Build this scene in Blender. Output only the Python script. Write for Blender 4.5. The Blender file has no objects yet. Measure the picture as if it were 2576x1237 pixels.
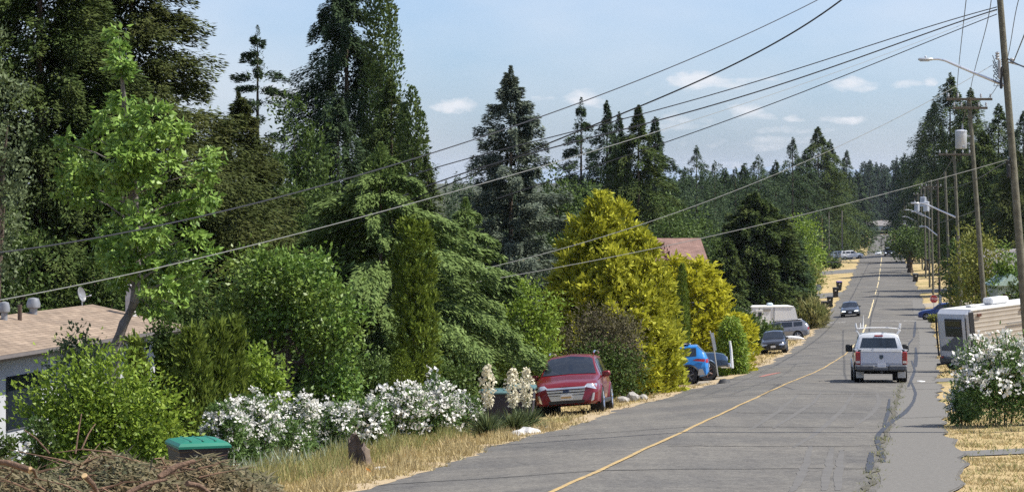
import bpy, math, random
import numpy as np
from mathutils import Vector, Matrix

# ---------------------------------------------------------------- camera, sky, sun, exposure
SC = bpy.context.scene
COL = SC.collection
F, HX, HY = 6626.0, 1288.0, 425.0          # focal length and principal axis in the units used to read distances off the photograph
cam_d = bpy.data.cameras.new("camera")
cam_d.sensor_width = 36.0
cam_d.lens = F / 2576.0 * 36.0
cam_d.shift_y = -193.5 / 2576.0
cam_d.clip_start = 0.5
cam_d.clip_end = 40000
cam = bpy.data.objects.new("camera", cam_d)
COL.objects.link(cam)
cam.location = (0, 0, 0)
cam.rotation_euler = (math.pi / 2, 0, 0)
SC.camera = cam

SUN_EL, SUN_AZ = math.radians(54), math.radians(91)     # azimuth from straight ahead towards the right
sd = bpy.data.lights.new("sun", 'SUN')
sd.energy = 5.0
sd.angle = math.radians(0.53)
sd.color = (1.0, 0.95, 0.86)
sun = bpy.data.objects.new("sun", sd)
COL.objects.link(sun)
sv = Vector((math.sin(SUN_AZ) * math.cos(SUN_EL), math.cos(SUN_AZ) * math.cos(SUN_EL), math.sin(SUN_EL)))
sun.rotation_euler = sv.to_track_quat('Z', 'Y').to_euler()

SC.view_settings.view_transform = 'Standard'
SC.view_settings.look = 'None'
SC.view_settings.exposure = 0.52
SC.view_settings.gamma = 1.0
SC.cycles.max_bounces = 6
SC.cycles.diffuse_bounces = 3
SC.cycles.glossy_bounces = 3
SC.cycles.transmission_bounces = 4
SC.cycles.transparent_max_bounces = 6
SC.cycles.use_denoising = False
SC.cycles.denoiser = 'OPENIMAGEDENOISE'
SC.cycles.denoising_input_passes = 'RGB_ALBEDO_NORMAL'

HAZE = 0.000035
W = bpy.data.worlds.new("World")
SC.world = W
W.use_nodes = True
nt = W.node_tree
for n in list(nt.nodes):
    nt.nodes.remove(n)
def wn(t, **kw):
    n = nt.nodes.new(t)
    for k, v in kw.items():
        setattr(n, k, v)
    return n
def wl(a, b):
    nt.links.new(a, b)
def wmath(op, a, b=None, clamp=False):
    n = wn('ShaderNodeMath', operation=op, use_clamp=clamp)
    for i, v in enumerate((a, b)):
        if v is None: continue
        if isinstance(v, (int, float)): n.inputs[i].default_value = v
        else: wl(v, n.inputs[i])
    return n.outputs[0]
sky = wn('ShaderNodeTexSky', sky_type='NISHITA', sun_disc=False, sun_elevation=SUN_EL, sun_rotation=SUN_AZ,
         altitude=100, air_density=1.0, dust_density=0.6, ozone_density=1.6)
tint = wn('ShaderNodeMix', data_type='RGBA', blend_type='MULTIPLY')
tint.inputs[0].default_value = 1.0
tint.inputs[7].default_value = (0.93, 1.0, 1.20, 1)
wl(sky.outputs[0], tint.inputs[6])
tint.inputs[7].default_value = (1, 1, 1, 1)
tc = wn('ShaderNodeTexCoord')
sep = wn('ShaderNodeSeparateXYZ')
wl(tc.outputs['Generated'], sep.inputs[0])
yy = wmath('MAXIMUM', sep.outputs[1], 0.05)
u0 = wmath('DIVIDE', sep.outputs[0], yy)
v0 = wmath('DIVIDE', sep.outputs[2], yy)
# clear blue air right down to the horizon
air = wn('ShaderNodeValToRGB')
el = air.color_ramp.elements
el[0].position = 0.0; el[0].color = (.70, .90, 1.40, 1)
el[1].position = .45; el[1].color = (.93, 1.0, 1.20, 1)
e_ = el.new(.07); e_.color = (.72, .90, 1.30, 1)
wl(wmath('MAXIMUM', sep.outputs[2], 0.0), air.inputs[0])
wl(air.outputs[0], tint.inputs[7])
comb = wn('ShaderNodeCombineXYZ')
wl(u0, comb.inputs[0])
wl(wmath('MULTIPLY', v0, 2.2), comb.inputs[1])
nz = wn('ShaderNodeTexNoise')
nz.inputs['Scale'].default_value = 55
nz.inputs['Detail'].default_value = 7
nz.inputs['Roughness'].default_value = 0.62
wl(comb.outputs[0], nz.inputs['Vector'])
nz2 = wn('ShaderNodeTexNoise')
nz2.inputs['Scale'].default_value = 6
nz2.inputs['Detail'].default_value = 5
wl(comb.outputs[0], nz2.inputs['Vector'])
# small fair-weather clouds, each where it floats: (x, y, half width, half height, strength)
CL = [(1762, 203, 62, 26, 1.0), (1800, 215, 95, 14, .6), (1136, 266, 42, 13, .9), (1905, 200, 60, 10, .5), (2150, 216, 44, 13, .85),
      (1893, 284, 42, 20, .6), (2128, 300, 55, 10, .6), (2275, 210, 40, 9, .55), (2338, 198, 16, 11, .6), (1360, 242, 26, 8, .6),
      (1478, 244, 48, 18, .6), (2005, 298, 28, 8, .5), (690, 232, 55, 22, .9), (1660, 320, 90, 9, .35), (1740, 300, 70, 12, .35),
      (1600, 225, 60, 10, .3), (2060, 330, 120, 8, .35), (1950, 360, 150, 10, .4), (1830, 410, 40, 8, .5), (700, 255, 80, 16, .5)]
warp = wn('ShaderNodeTexNoise')
warp.inputs['Scale'].default_value = 38
warp.inputs['Detail'].default_value = 6
warp.inputs['Roughness'].default_value = .6
wl(comb.outputs[0], warp.inputs['Vector'])
ws = wn('ShaderNodeSeparateColor')
wl(warp.outputs['Color'], ws.inputs[0])
u1 = wmath('ADD', u0, wmath('MULTIPLY', wmath('SUBTRACT', ws.outputs[0], .5), .022))
v1 = wmath('ADD', v0, wmath('MULTIPLY', wmath('SUBTRACT', ws.outputs[1], .5), .010))
dens = None
nc = wmath('SUBTRACT', nz.outputs[0], 0.5)
for (cx_, cy_, a_, b_, k_) in CL:
    du = wmath('DIVIDE', wmath('SUBTRACT', u1, (cx_ - HX) / F), a_ / F * 1.15)
    dv = wmath('DIVIDE', wmath('SUBTRACT', v1, (HY - cy_) / F), b_ / F * 1.15)
    r2 = wmath('ADD', wmath('MULTIPLY', du, du), wmath('MULTIPLY', dv, dv))
    g = wmath('MULTIPLY', wmath('SUBTRACT', 1.0, wmath('MULTIPLY', r2, 0.62)), k_)
    dens = g if dens is None else wmath('MAXIMUM', dens, g)
cd = wmath('MULTIPLY', wmath('ADD', wmath('MAXIMUM', dens, -0.4), wmath('MULTIPLY', nc, 2.5)), 1.1, True)
cd = wmath('MULTIPLY', cd, wmath('GREATER_THAN', sep.outputs[1], 0.3))
veil = wmath('MULTIPLY', wmath('MULTIPLY', wmath('SUBTRACT', nz2.outputs[0], 0.34), 2.1, True), 0.72)
cover = wmath('MAXIMUM', wmath('MULTIPLY', cd, 0.8), veil)
mixc = wn('ShaderNodeMix', data_type='RGBA')
wl(cover, mixc.inputs[0])
wl(tint.outputs[2], mixc.inputs[6])
mixc.inputs[7].default_value = (7.4, 7.5, 7.9, 1)
bg = wn('ShaderNodeBackground')
bg.inputs[1].default_value = 0.085
wl(mixc.outputs[2], bg.inputs[0])
wo = wn('ShaderNodeOutputWorld')
wl(bg.outputs[0], wo.inputs[0])

# ---------------------------------------------------------------- lie of the land
_t = np.arange(-60, 6001, 1.0)
_kd = [-60, 0, 36, 102, 120, 160, 200, 255, 368, 524, 545, 600, 700, 800, 1000, 1300, 1700, 3000, 6000]
_kz = [-1.2, 2.3, 4.39, 8.2, 9.26, 11.2, 12.6, 14.2, 15.9, 17.3, 17.6, 20.6, 23.6, 25.4, 27.6, 29, 30, 31, 32]
_kc = [-13.8, -5.0, .66, 10.9, 13.9, 20.4, 26.6, 34.6, 51.2, 73.6, 76.6, 84.6, 98.5, 112, 140, 183, 240, 425, 850]
def _smooth(v, k):
    p = np.pad(v, (k, k), mode='edge')
    # keep straight ends straight
    p[:k] = v[0] - (v[1] - v[0]) * np.arange(k, 0, -1); p[-k:] = v[-1] + (v[-1] - v[-2]) * np.arange(1, k + 1)
    return np.convolve(p, np.ones(2 * k + 1) / (2 * k + 1), mode='valid')
_tz = _smooth(np.interp(_t, _kd, _kz), 9)
_tc = _smooth(np.interp(_t, _kd, _kc), 15)
def drop(d): return np.interp(d, _t, _tz)
def cx(d): return np.interp(d, _t, _tc)
def gz(x, d):
    s = np.asarray(x, float) - cx(d)
    lat = np.where(s < 0, -0.072 * np.minimum(-s, 13), 0.045 * np.clip(s - 5.6, 0, 14))
    return -drop(d) + lat
def px_at(px, d): return (px - HX) / F * d
def pt(px, py, d): return Vector(((px - HX) / F * d, d, (HY - py) / F * d))
def gp(px, d):
    x = px_at(px, d)
    return Vector((x, d, float(gz(x, d))))
def road(s, d):
    x = float(cx(d)) + s
    return Vector((x, d, float(gz(x, d))))

# ---------------------------------------------------------------- object helpers
def tag(o, label, cat, group=None, kind=None):
    if label: o['label'] = label
    if cat: o['category'] = cat
    if group: o['group'] = group
    if kind: o['kind'] = kind
    return o
def empty(name, loc, label, cat, group=None, rz=0):
    o = bpy.data.objects.new(name, None)
    COL.objects.link(o)
    o.location = loc
    o.rotation_euler = (0, 0, rz)
    o.empty_display_size = .3
    return tag(o, label, cat, group)
def link_mesh(name, me, m, parent=None, smooth=False, label=None):
    o = bpy.data.objects.new(name, me)
    COL.objects.link(o)
    if m is not None: me.materials.append(m)
    if parent: o.parent = parent
    if smooth:
        me.shade_smooth()
        me.set_sharp_from_angle(angle=math.radians(40))
    if label: o['label'] = label
    return o
def np_mesh(name, V, Q):
    me = bpy.data.meshes.new(name)
    V = np.ascontiguousarray(V, np.float32); Q = np.ascontiguousarray(Q, np.int32)
    k = Q.shape[1]
    me.vertices.add(len(V)); me.vertices.foreach_set("co", V.ravel())
    me.loops.add(Q.size); me.loops.foreach_set("vertex_index", Q.ravel())
    me.polygons.add(len(Q)); me.polygons.foreach_set("loop_start", np.arange(0, Q.size, k, dtype=np.int32))
    me.update(calc_edges=True)
    return me
def copy_tree(o, parent=None):
    c = o.copy(); COL.objects.link(c)
    if parent: c.parent = parent
    for ch in o.children: copy_tree(ch, c)
    return c

class MB:
    def __init__(s): s.v = []; s.f = []
    def add(s, V, Fc, M=None):
        b = len(s.v)
        for p in V:
            p = Vector(p)
            s.v.append(tuple(M @ p if M else p))
        s.f += [tuple(i + b for i in f) for f in Fc]
        return s
    def box(s, c, size, rz=0, bev=0, M=None):
        hx, hy, hz = size[0] / 2, size[1] / 2, size[2] / 2
        if bev <= 0:
            V = [(x, y, z) for z in (-hz, hz) for x, y in ((-hx, -hy), (hx, -hy), (hx, hy), (-hx, hy))]
            Fc = [(3, 2, 1, 0), (4, 5, 6, 7), (0, 1, 5, 4), (1, 2, 6, 5), (2, 3, 7, 6), (3, 0, 4, 7)]
        else:
            b = min(bev, hx * .9, hy * .9, hz * .9)
            ring = [(-hx + b, -hy), (hx - b, -hy), (hx, -hy + b), (hx, hy - b), (hx - b, hy), (-hx + b, hy), (-hx, hy - b), (-hx, -hy + b)]
            inr = [(-hx + b, -hy + b), (hx - b, -hy + b), (hx - b, -hy + b), (hx - b, hy - b), (hx - b, hy - b), (-hx + b, hy - b), (-hx + b, hy - b), (-hx + b, -hy + b)]
            V = [(x, y, -hz) for x, y in inr] + [(x, y, -hz + b) for x, y in ring] + [(x, y, hz - b) for x, y in ring] + [(x, y, hz) for x, y in inr]
            Fc = [tuple(range(7, -1, -1)), tuple(range(24, 32))]
            for k in range(3):
                for i in range(8):
                    j = (i + 1) % 8
                    Fc.append((k * 8 + i, k * 8 + j, k * 8 + 8 + j, k * 8 + 8 + i))
        T = Matrix.Translation(Vector(c)) @ Matrix.Rotation(rz, 4, 'Z')
        return s.add(V, Fc, M @ T if M else T)
    def tube(s, pts, r, n=8, cap=True):
        pts = [Vector(p) for p in pts]
        rr = r if isinstance(r, (list, tuple)) else [r] * len(pts)
        V = []; Fc = []
        for i, p in enumerate(pts):
            t = (pts[min(i + 1, len(pts) - 1)] - pts[max(i - 1, 0)]).normalized()
            a = t.cross(Vector((0, 0, 1)) if abs(t.z) < .95 else Vector((0, 1, 0))).normalized()
            b = t.cross(a)
            for k in range(n):
                an = 2 * math.pi * k / n
                V.append(p + (a * math.cos(an) + b * math.sin(an)) * rr[i])
        for i in range(len(pts) - 1):
            for k in range(n):
                k2 = (k + 1) % n
                Fc.append((i * n + k, i * n + k2, (i + 1) * n + k2, (i + 1) * n + k))
        if cap:
            Fc.append(tuple(range(n - 1, -1, -1))); Fc.append(tuple((len(pts) - 1) * n + k for k in range(n)))
        return s.add(V, Fc)
    def lathe(s, prof, n=20, M=None):
        """profile of (r, z) turned about z"""
        V = []; Fc = []
        for r, z in prof:
            for k in range(n):
                a = 2 * math.pi * k / n
                V.append((r * math.cos(a), r * math.sin(a), z))
        for i in range(len(prof) - 1):
            for k in range(n):
                k2 = (k + 1) % n
                Fc.append((i * n + k, i * n + k2, (i + 1) * n + k2, (i + 1) * n + k))
        Fc.append(tuple(range(n - 1, -1, -1))); Fc.append(tuple((len(prof) - 1) * n + k for k in range(n)))
        return s.add(V, Fc, M)
    def prism(s, poly, axis_vec, M=None):
        """extrude a planar 3-D polygon along a vector"""
        n = len(poly); a = Vector(axis_vec)
        V = [Vector(p) for p in poly] + [Vector(p) + a for p in poly]
        Fc = [tuple(range(n - 1, -1, -1)), tuple(range(n, 2 * n))] + [(i, (i + 1) % n, n + (i + 1) % n, n + i) for i in range(n)]
        return s.add(V, Fc, M)
    def build(s, name, m, parent=None, smooth=False, label=None):
        me = bpy.data.meshes.new(name)
        me.from_pydata(s.v, [], s.f)
        me.validate()
        import bmesh
        bm = bmesh.new(); bm.from_mesh(me)
        bmesh.ops.recalc_face_normals(bm, faces=bm.faces)
        bm.to_mesh(me); bm.free()
        return link_mesh(name, me, m, parent, smooth, label)

# ---------------------------------------------------------------- materials
MATS = {}
def mat(name, col, rough=.6, var=.12, scale=6, metal=0, spec=.4, coat=0, bump=0, bscale=40, alpha=None):
    if name in MATS: return MATS[name]
    m = bpy.data.materials.new(name); m.use_nodes = True
    t = m.node_tree; p = t.nodes['Principled BSDF']
    p.inputs['Roughness'].default_value = rough
    p.inputs['Metallic'].default_value = metal
    p.inputs['Specular IOR Level'].default_value = spec
    p.inputs['Coat Weight'].default_value = coat
    p.inputs['Coat Roughness'].default_value = .05
    c = t.nodes.new('ShaderNodeTexCoord')
    n = t.nodes.new('ShaderNodeTexNoise'); n.inputs['Scale'].default_value = scale; n.inputs['Detail'].default_value = 5
    t.links.new(c.outputs['Object'], n.inputs['Vector'])
    r = t.nodes.new('ShaderNodeValToRGB')
    r.color_ramp.elements[0].position = .3; r.color_ramp.elements[1].position = .7
    r.color_ramp.elements[0].color = tuple(x * (1 - var) for x in col) + (1,)
    r.color_ramp.elements[1].color = tuple(min(1, x * (1 + var)) for x in col) + (1,)
    t.links.new(n.outputs[0], r.inputs[0]); t.links.new(r.outputs[0], p.inputs['Base Color'])
    if bump:
        n2 = t.nodes.new('ShaderNodeTexNoise'); n2.inputs['Scale'].default_value = bscale; n2.inputs['Detail'].default_value = 4
        t.links.new(c.outputs['Object'], n2.inputs['Vector'])
        b = t.nodes.new('ShaderNodeBump'); b.inputs['Strength'].default_value = bump; b.inputs['Distance'].default_value = .05
        t.links.new(n2.outputs[0], b.inputs['Height']); t.links.new(b.outputs[0], p.inputs['Normal'])
    MATS[name] = m
    return m
def leaf_mat(name, c1, c2, c3=None, trans=.3, rough=.55, spec=.25):
    """foliage: every leaf its own tone between c1 and c2, drifting to c3 in soft patches"""
    if name in MATS: return MATS[name]
    m = bpy.data.materials.new(name); m.use_nodes = True
    t = m.node_tree; p = t.nodes['Principled BSDF']; out = t.nodes['Material Output']
    p.inputs['Roughness'].default_value = rough; p.inputs['Specular IOR Level'].default_value = spec
    g = t.nodes.new('ShaderNodeNewGeometry')
    mx = t.nodes.new('ShaderNodeMix'); mx.data_type = 'RGBA'
    mx.inputs[6].default_value = c1 + (1,); mx.inputs[7].default_value = c2 + (1,)
    t.links.new(g.outputs['Random Per Island'], mx.inputs[0])
    c = t.nodes.new('ShaderNodeTexCoord')
    n = t.nodes.new('ShaderNodeTexNoise'); n.inputs['Scale'].default_value = .9; n.inputs['Detail'].default_value = 3
    t.links.new(c.outputs['Object'], n.inputs['Vector'])
    rr = t.nodes.new('ShaderNodeMapRange'); rr.inputs[1].default_value = .42; rr.inputs[2].default_value = .68; rr.inputs[4].default_value = .75
    t.links.new(n.outputs[0], rr.inputs[0])
    m2 = t.nodes.new('ShaderNodeMix'); m2.data_type = 'RGBA'
    m2.inputs[7].default_value = (c3 or c2) + (1,)
    t.links.new(rr.outputs[0], m2.inputs[0]); t.links.new(mx.outputs[2], m2.inputs[6])
    t.links.new(m2.outputs[2], p.inputs['Base Color'])
    if trans > 0:
        tr = t.nodes.new('ShaderNodeBsdfTranslucent'); t.links.new(m2.outputs[2], tr.inputs[0])
        ms = t.nodes.new('ShaderNodeMixShader'); ms.inputs[0].default_value = trans
        t.links.new(p.outputs[0], ms.inputs[1]); t.links.new(tr.outputs[0], ms.inputs[2])
        t.links.new(ms.outputs[0], out.inputs[0])
    MATS[name] = m
    return m

bark = mat('bark', (.10, .075, .055), .9, .3, 8, bump=.5)
bark_grey = mat('bark_grey', (.17, .15, .135), .9, .3, 8, bump=.5)
black_rubber = mat('black_rubber', (.018, .018, .019), .75, .2)
black_plastic = mat('black_plastic', (.022, .023, .025), .45, .15)
dark_under = mat('dark_under', (.008, .008, .008), .9, .1)
chrome = mat('chrome', (.75, .76, .78), .12, .03, metal=1)
alloy = mat('alloy', (.55, .55, .56), .3, .08, metal=.9)
glass = mat('dark_glass', (.018, .024, .034), .06, .1, spec=.8)
lamp_clear = mat('clear_lamp', (.62, .64, .68), .12, .2, 30, metal=.6, spec=.8)
lamp_red = mat('red_lamp', (.33, .012, .012), .2, .15, spec=.7)
lamp_amber = mat('amber_lamp', (.6, .2, .03), .25, .1)
white_paint = mat('white_paint', (.78, .78, .77), .4, .04)
off_white = mat('off_white', (.68, .67, .64), .5, .06)
plate_white = mat('plate_white', (.70, .71, .74), .4, .06, 25)
steel = mat('galvanised_steel', (.55, .57, .60), .38, .08, metal=.55)

# ---------------------------------------------------------------- foliage makers
def unit(a):
    return a / np.maximum(np.linalg.norm(a, axis=1, keepdims=True), 1e-9)
def cards(P, D, N, L, Wd, fold=.25, wide=.45):
    D = unit(D); S = unit(np.cross(D, N)); U = np.cross(S, D)
    L = np.broadcast_to(np.asarray(L, float), (len(P),))[:, None]; Wd = np.broadcast_to(np.asarray(Wd, float), (len(P),))[:, None]
    m = P + D * L * wide - U * Wd * fold
    V = np.stack([P, m + S * Wd / 2, P + D * L, m - S * Wd / 2], 1).reshape(-1, 3)
    Q = np.arange(len(V), dtype=np.int32).reshape(-1, 4)
    return V, Q
def merge(lst):
    Vs = []; Qs = []; b = 0
    for V, Q in lst:
        Vs.append(V); Qs.append(Q + b); b += len(V)
    return np.concatenate(Vs), np.concatenate(Qs)
Z3 = np.array([0, 0, 1.])
def blob_leaves(rng, blobs, nclump, cr, nleaf, L, Wd, up=.25, out=.7, rnd=.7, inner=.5, flat=.75, lv=.3, wexp=.6):
    """leaves gathered in clumps through the volume of several ellipsoids (x,y,z,rx,ry,rz)"""
    B = np.array(blobs, float)
    w = (B[:, 3] * B[:, 4] * B[:, 5]) ** wexp; w /= w.sum()
    bi = rng.choice(len(B), nclump, p=w)
    dr = unit(rng.normal(size=(nclump, 3)))
    rad = rng.uniform(inner, 1.0, nclump) ** .6
    C = B[bi, :3] + dr * B[bi, 3:6] * rad[:, None]
    cs = cr * rng.uniform(.6, 1.35, nclump)
    k = rng.integers(0, nclump, nclump * nleaf)
    off = rng.normal(size=(len(k), 3)) * .55
    off[:, 2] *= flat
    P = C[k] + off * cs[k][:, None]
    axis = B[bi[k], :3] * np.array([1, 1, .6]) + C[k] * np.array([0, 0, .4])
    o = unit(P - axis)
    D = unit(o * out + Z3 * up + rng.normal(size=P.shape) * rnd)
    N = unit(o * .5 + Z3 * .7 + rng.normal(size=P.shape) * .6)
    ll = L * rng.uniform(1 - lv, 1 + lv, len(P))
    return cards(P, D, N, ll, ll * Wd / L)
def conifer_sprays(rng, N, H, R, t0=.06, p=.9, nwh=26, nb=7, rise=.12, droop=.38, L=.35, Wd=.12, hang=.12, width=.22, irr=.3,
                   rmin=.03, az0=None, inner=.05, tier=.45, upcurl=0., fill=.8):
    nbr = nwh * nb
    wi = np.repeat(np.arange(nwh), nb)
    t = t0 + (1 - t0) * ((wi + rng.uniform(-tier, tier, nbr)) / nwh)
    t = np.clip(t, t0 * .6, .985)
    az = rng.uniform(0, 2 * math.pi, nbr)
    Lb = R * np.maximum((1 - t) ** p, rmin) * rng.uniform(1 - irr, 1 + irr * .45, nbr)
    low = np.clip((t - t0 * .6) / .12, .55, 1); Lb *= low * np.clip((1 - t) / .17, .12, 1) ** .55
    pr = Lb / Lb.sum() * .75 + .25 / nbr
    k = rng.choice(nbr, N, p=pr / pr.sum())
    s = rng.uniform(inner, 1, N) ** .62
    sg = np.where(rng.random(N) < .5, -1., 1.)
    ca, sa = np.cos(az[k]), np.sin(az[k])
    lb = Lb[k]
    lat = sg * rng.random(N) * width * lb * (1.18 - s)
    r = s * lb
    z = t[k] * H + lb * (rise * s - droop * s * s + upcurl * s ** 4) - np.abs(lat) * .25 + rng.normal(size=N) * .03 * lb
    z = z + rng.uniform(-.75, .55, N) * (1 - t0) * H / nwh * fill
    P = np.stack([ca * r - sa * lat, sa * r + ca * lat, z], 1)
    sl = rise - 2 * droop * s
    D = np.stack([ca * .85 - sa * sg * .42, sa * .85 + ca * sg * .42, sl * .6 + .10 - hang], 1) + rng.normal(size=(N, 3)) * .24
    Nn = np.stack([ca * .25, sa * .25, np.ones(N)], 1) + rng.normal(size=(N, 3)) * .45
    ll = L * rng.uniform(.55, 1.3, N) * (1.1 - .35 * s)
    body = cards(P, D, unit(Nn), ll, ll * Wd / L, fold=.15, wide=.4)
    # the leader and its short shoots
    m_ = max(60, N // 70)
    tt = 1 - .16 * rng.random(m_) ** 1.3; a_ = rng.uniform(0, 2 * math.pi, m_)
    rr = R * (1 - tt) ** max(p, .95) * .8 * rng.random(m_)
    P2 = np.stack([np.cos(a_) * rr, np.sin(a_) * rr, tt * H], 1)
    D2 = np.stack([np.cos(a_) * .8, np.sin(a_) * .8, np.full(m_, .55)], 1) + rng.normal(size=(m_, 3)) * .25
    l2 = L * rng.uniform(.5, 1.0, m_) * (.55 + 2.5 * (1 - tt))
    return merge([body, cards(P2, D2, unit(rng.normal(size=(m_, 3))), l2, l2 * Wd / L, fold=.15, wide=.4)])
def spire_sprays(rng, N, H, R, spires, L, Wd, up=.85, out=.45, rnd=.3, pw=.55, rough=.12):
    """upright cypress foliage: (dx, dy, height factor, radius factor) spires; sprays stand on the skin of each"""
    lst = []
    tot = sum(h * r for _, _, h, r in spires)
    for (dx, dy, hf, rf) in spires:
        n = int(N * hf * rf / tot)
        t = rng.random(n) ** 1.15
        az = rng.uniform(0, 2 * math.pi, n)
        lump = 1 + rough * (np.sin(az * 3 + t * 11 + dx * 9) + np.sin(az * 7 - t * 23 + dy * 5)) * .7
        pr = np.where(t < .18, .78 + .22 * t / .18, 1.0) * np.maximum(1 - ((t - .18).clip(0) / .82) ** 1.6, 0) ** pw
        r = R * rf * pr * lump * rng.uniform(.45, 1.04, n) ** .5
        P = np.stack([dx + np.cos(az) * r, dy + np.sin(az) * r, t * H * hf], 1)
        o = np.stack([np.cos(az), np.sin(az), np.zeros(n)], 1)
        D = o * out + Z3 * up + rng.normal(size=(n, 3)) * rnd
        Nn = o + Z3 * .3 + rng.normal(size=(n, 3)) * .45
        ll = L * rng.uniform(.6, 1.35, n)
        lst.append(cards(P, D, unit(Nn), ll, ll * Wd / L, fold=.2))
    return merge(lst)
def tuft_sprays(rng, ntuft, per, H, R, spires, L, Wd, up=.7, out=.7, rnd=.45, pw=.5, rough=.25, depth=.86):
    """ragged cypress skin made of separate tufts, each a fan of sprays"""
    lst = []
    tot = sum(h * r for _, _, h, r in spires)
    for (dx, dy, hf, rf) in spires:
        n = max(4, int(ntuft * hf * rf / tot))
        t = rng.random(n) ** 1.1; az = rng.uniform(0, 2 * math.pi, n)
        lump = 1 + rough * rng.uniform(-1, 1, n)
        pr = np.where(t < .16, .76 + .24 * t / .16, 1.0) * np.maximum(1 - ((t - .16).clip(0) / .84) ** 1.5, 0) ** pw
        r = R * rf * pr * lump * np.where(rng.random(n) < .8, rng.uniform(depth, 1, n), rng.uniform(.3, depth, n))
        C = np.stack([dx + np.cos(az) * r, dy + np.sin(az) * r, t * H * hf * (1 - .5 * L / H)], 1)
        o = np.stack([np.cos(az), np.sin(az), np.zeros(n)], 1)
        ax = unit(o * out + Z3 * up + rng.normal(size=(n, 3)) * .25)
        k = np.repeat(np.arange(n), per); m_ = len(k)
        sz = rng.uniform(.55, 1.35, n)[k]
        q = rng.uniform(-.5, .45, m_)[:, None] * L * sz[:, None]
        P = C[k] + ax[k] * q + rng.normal(size=(m_, 3)) * L * .16 * sz[:, None]
        D = ax[k] + rng.normal(size=(m_, 3)) * rnd
        ll = L * sz * rng.uniform(.35, .8, m_)
        lst.append(cards(P, D, unit(o[k] + Z3 * .3 + rng.normal(size=(m_, 3)) * .5), ll, ll * Wd / L, fold=.2))
    return merge(lst)
def trunk_mb(H, r, lean=(0, 0), bend=0, n=9, top=.95, seed=0):
    rg = random.Random(seed)
    pts = []; rr = []
    for i in range(7):
        t = i / 6
        pts.append((lean[0] * t + bend * math.sin(t * 3.1), lean[1] * t, t * H * top)); rr.append(r * (1 - t * .9) * (1.35 if i == 0 else 1))
    return MB().tube(pts, rr, n)
def plant(name, X, d, label, cat, crown, cm, trunk=None, tm=None, group=None, crown_name='crown', trunk_name='trunk', dz=0):
    o = empty(name, (X, d, float(gz(X, d)) + dz), label, cat, group)
    V, Q = crown
    link_mesh(crown_name, np_mesh(crown_name, V, Q), cm, o)
    if trunk is not None: trunk.build(trunk_name, tm or bark, o, smooth=True)
    return o

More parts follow.
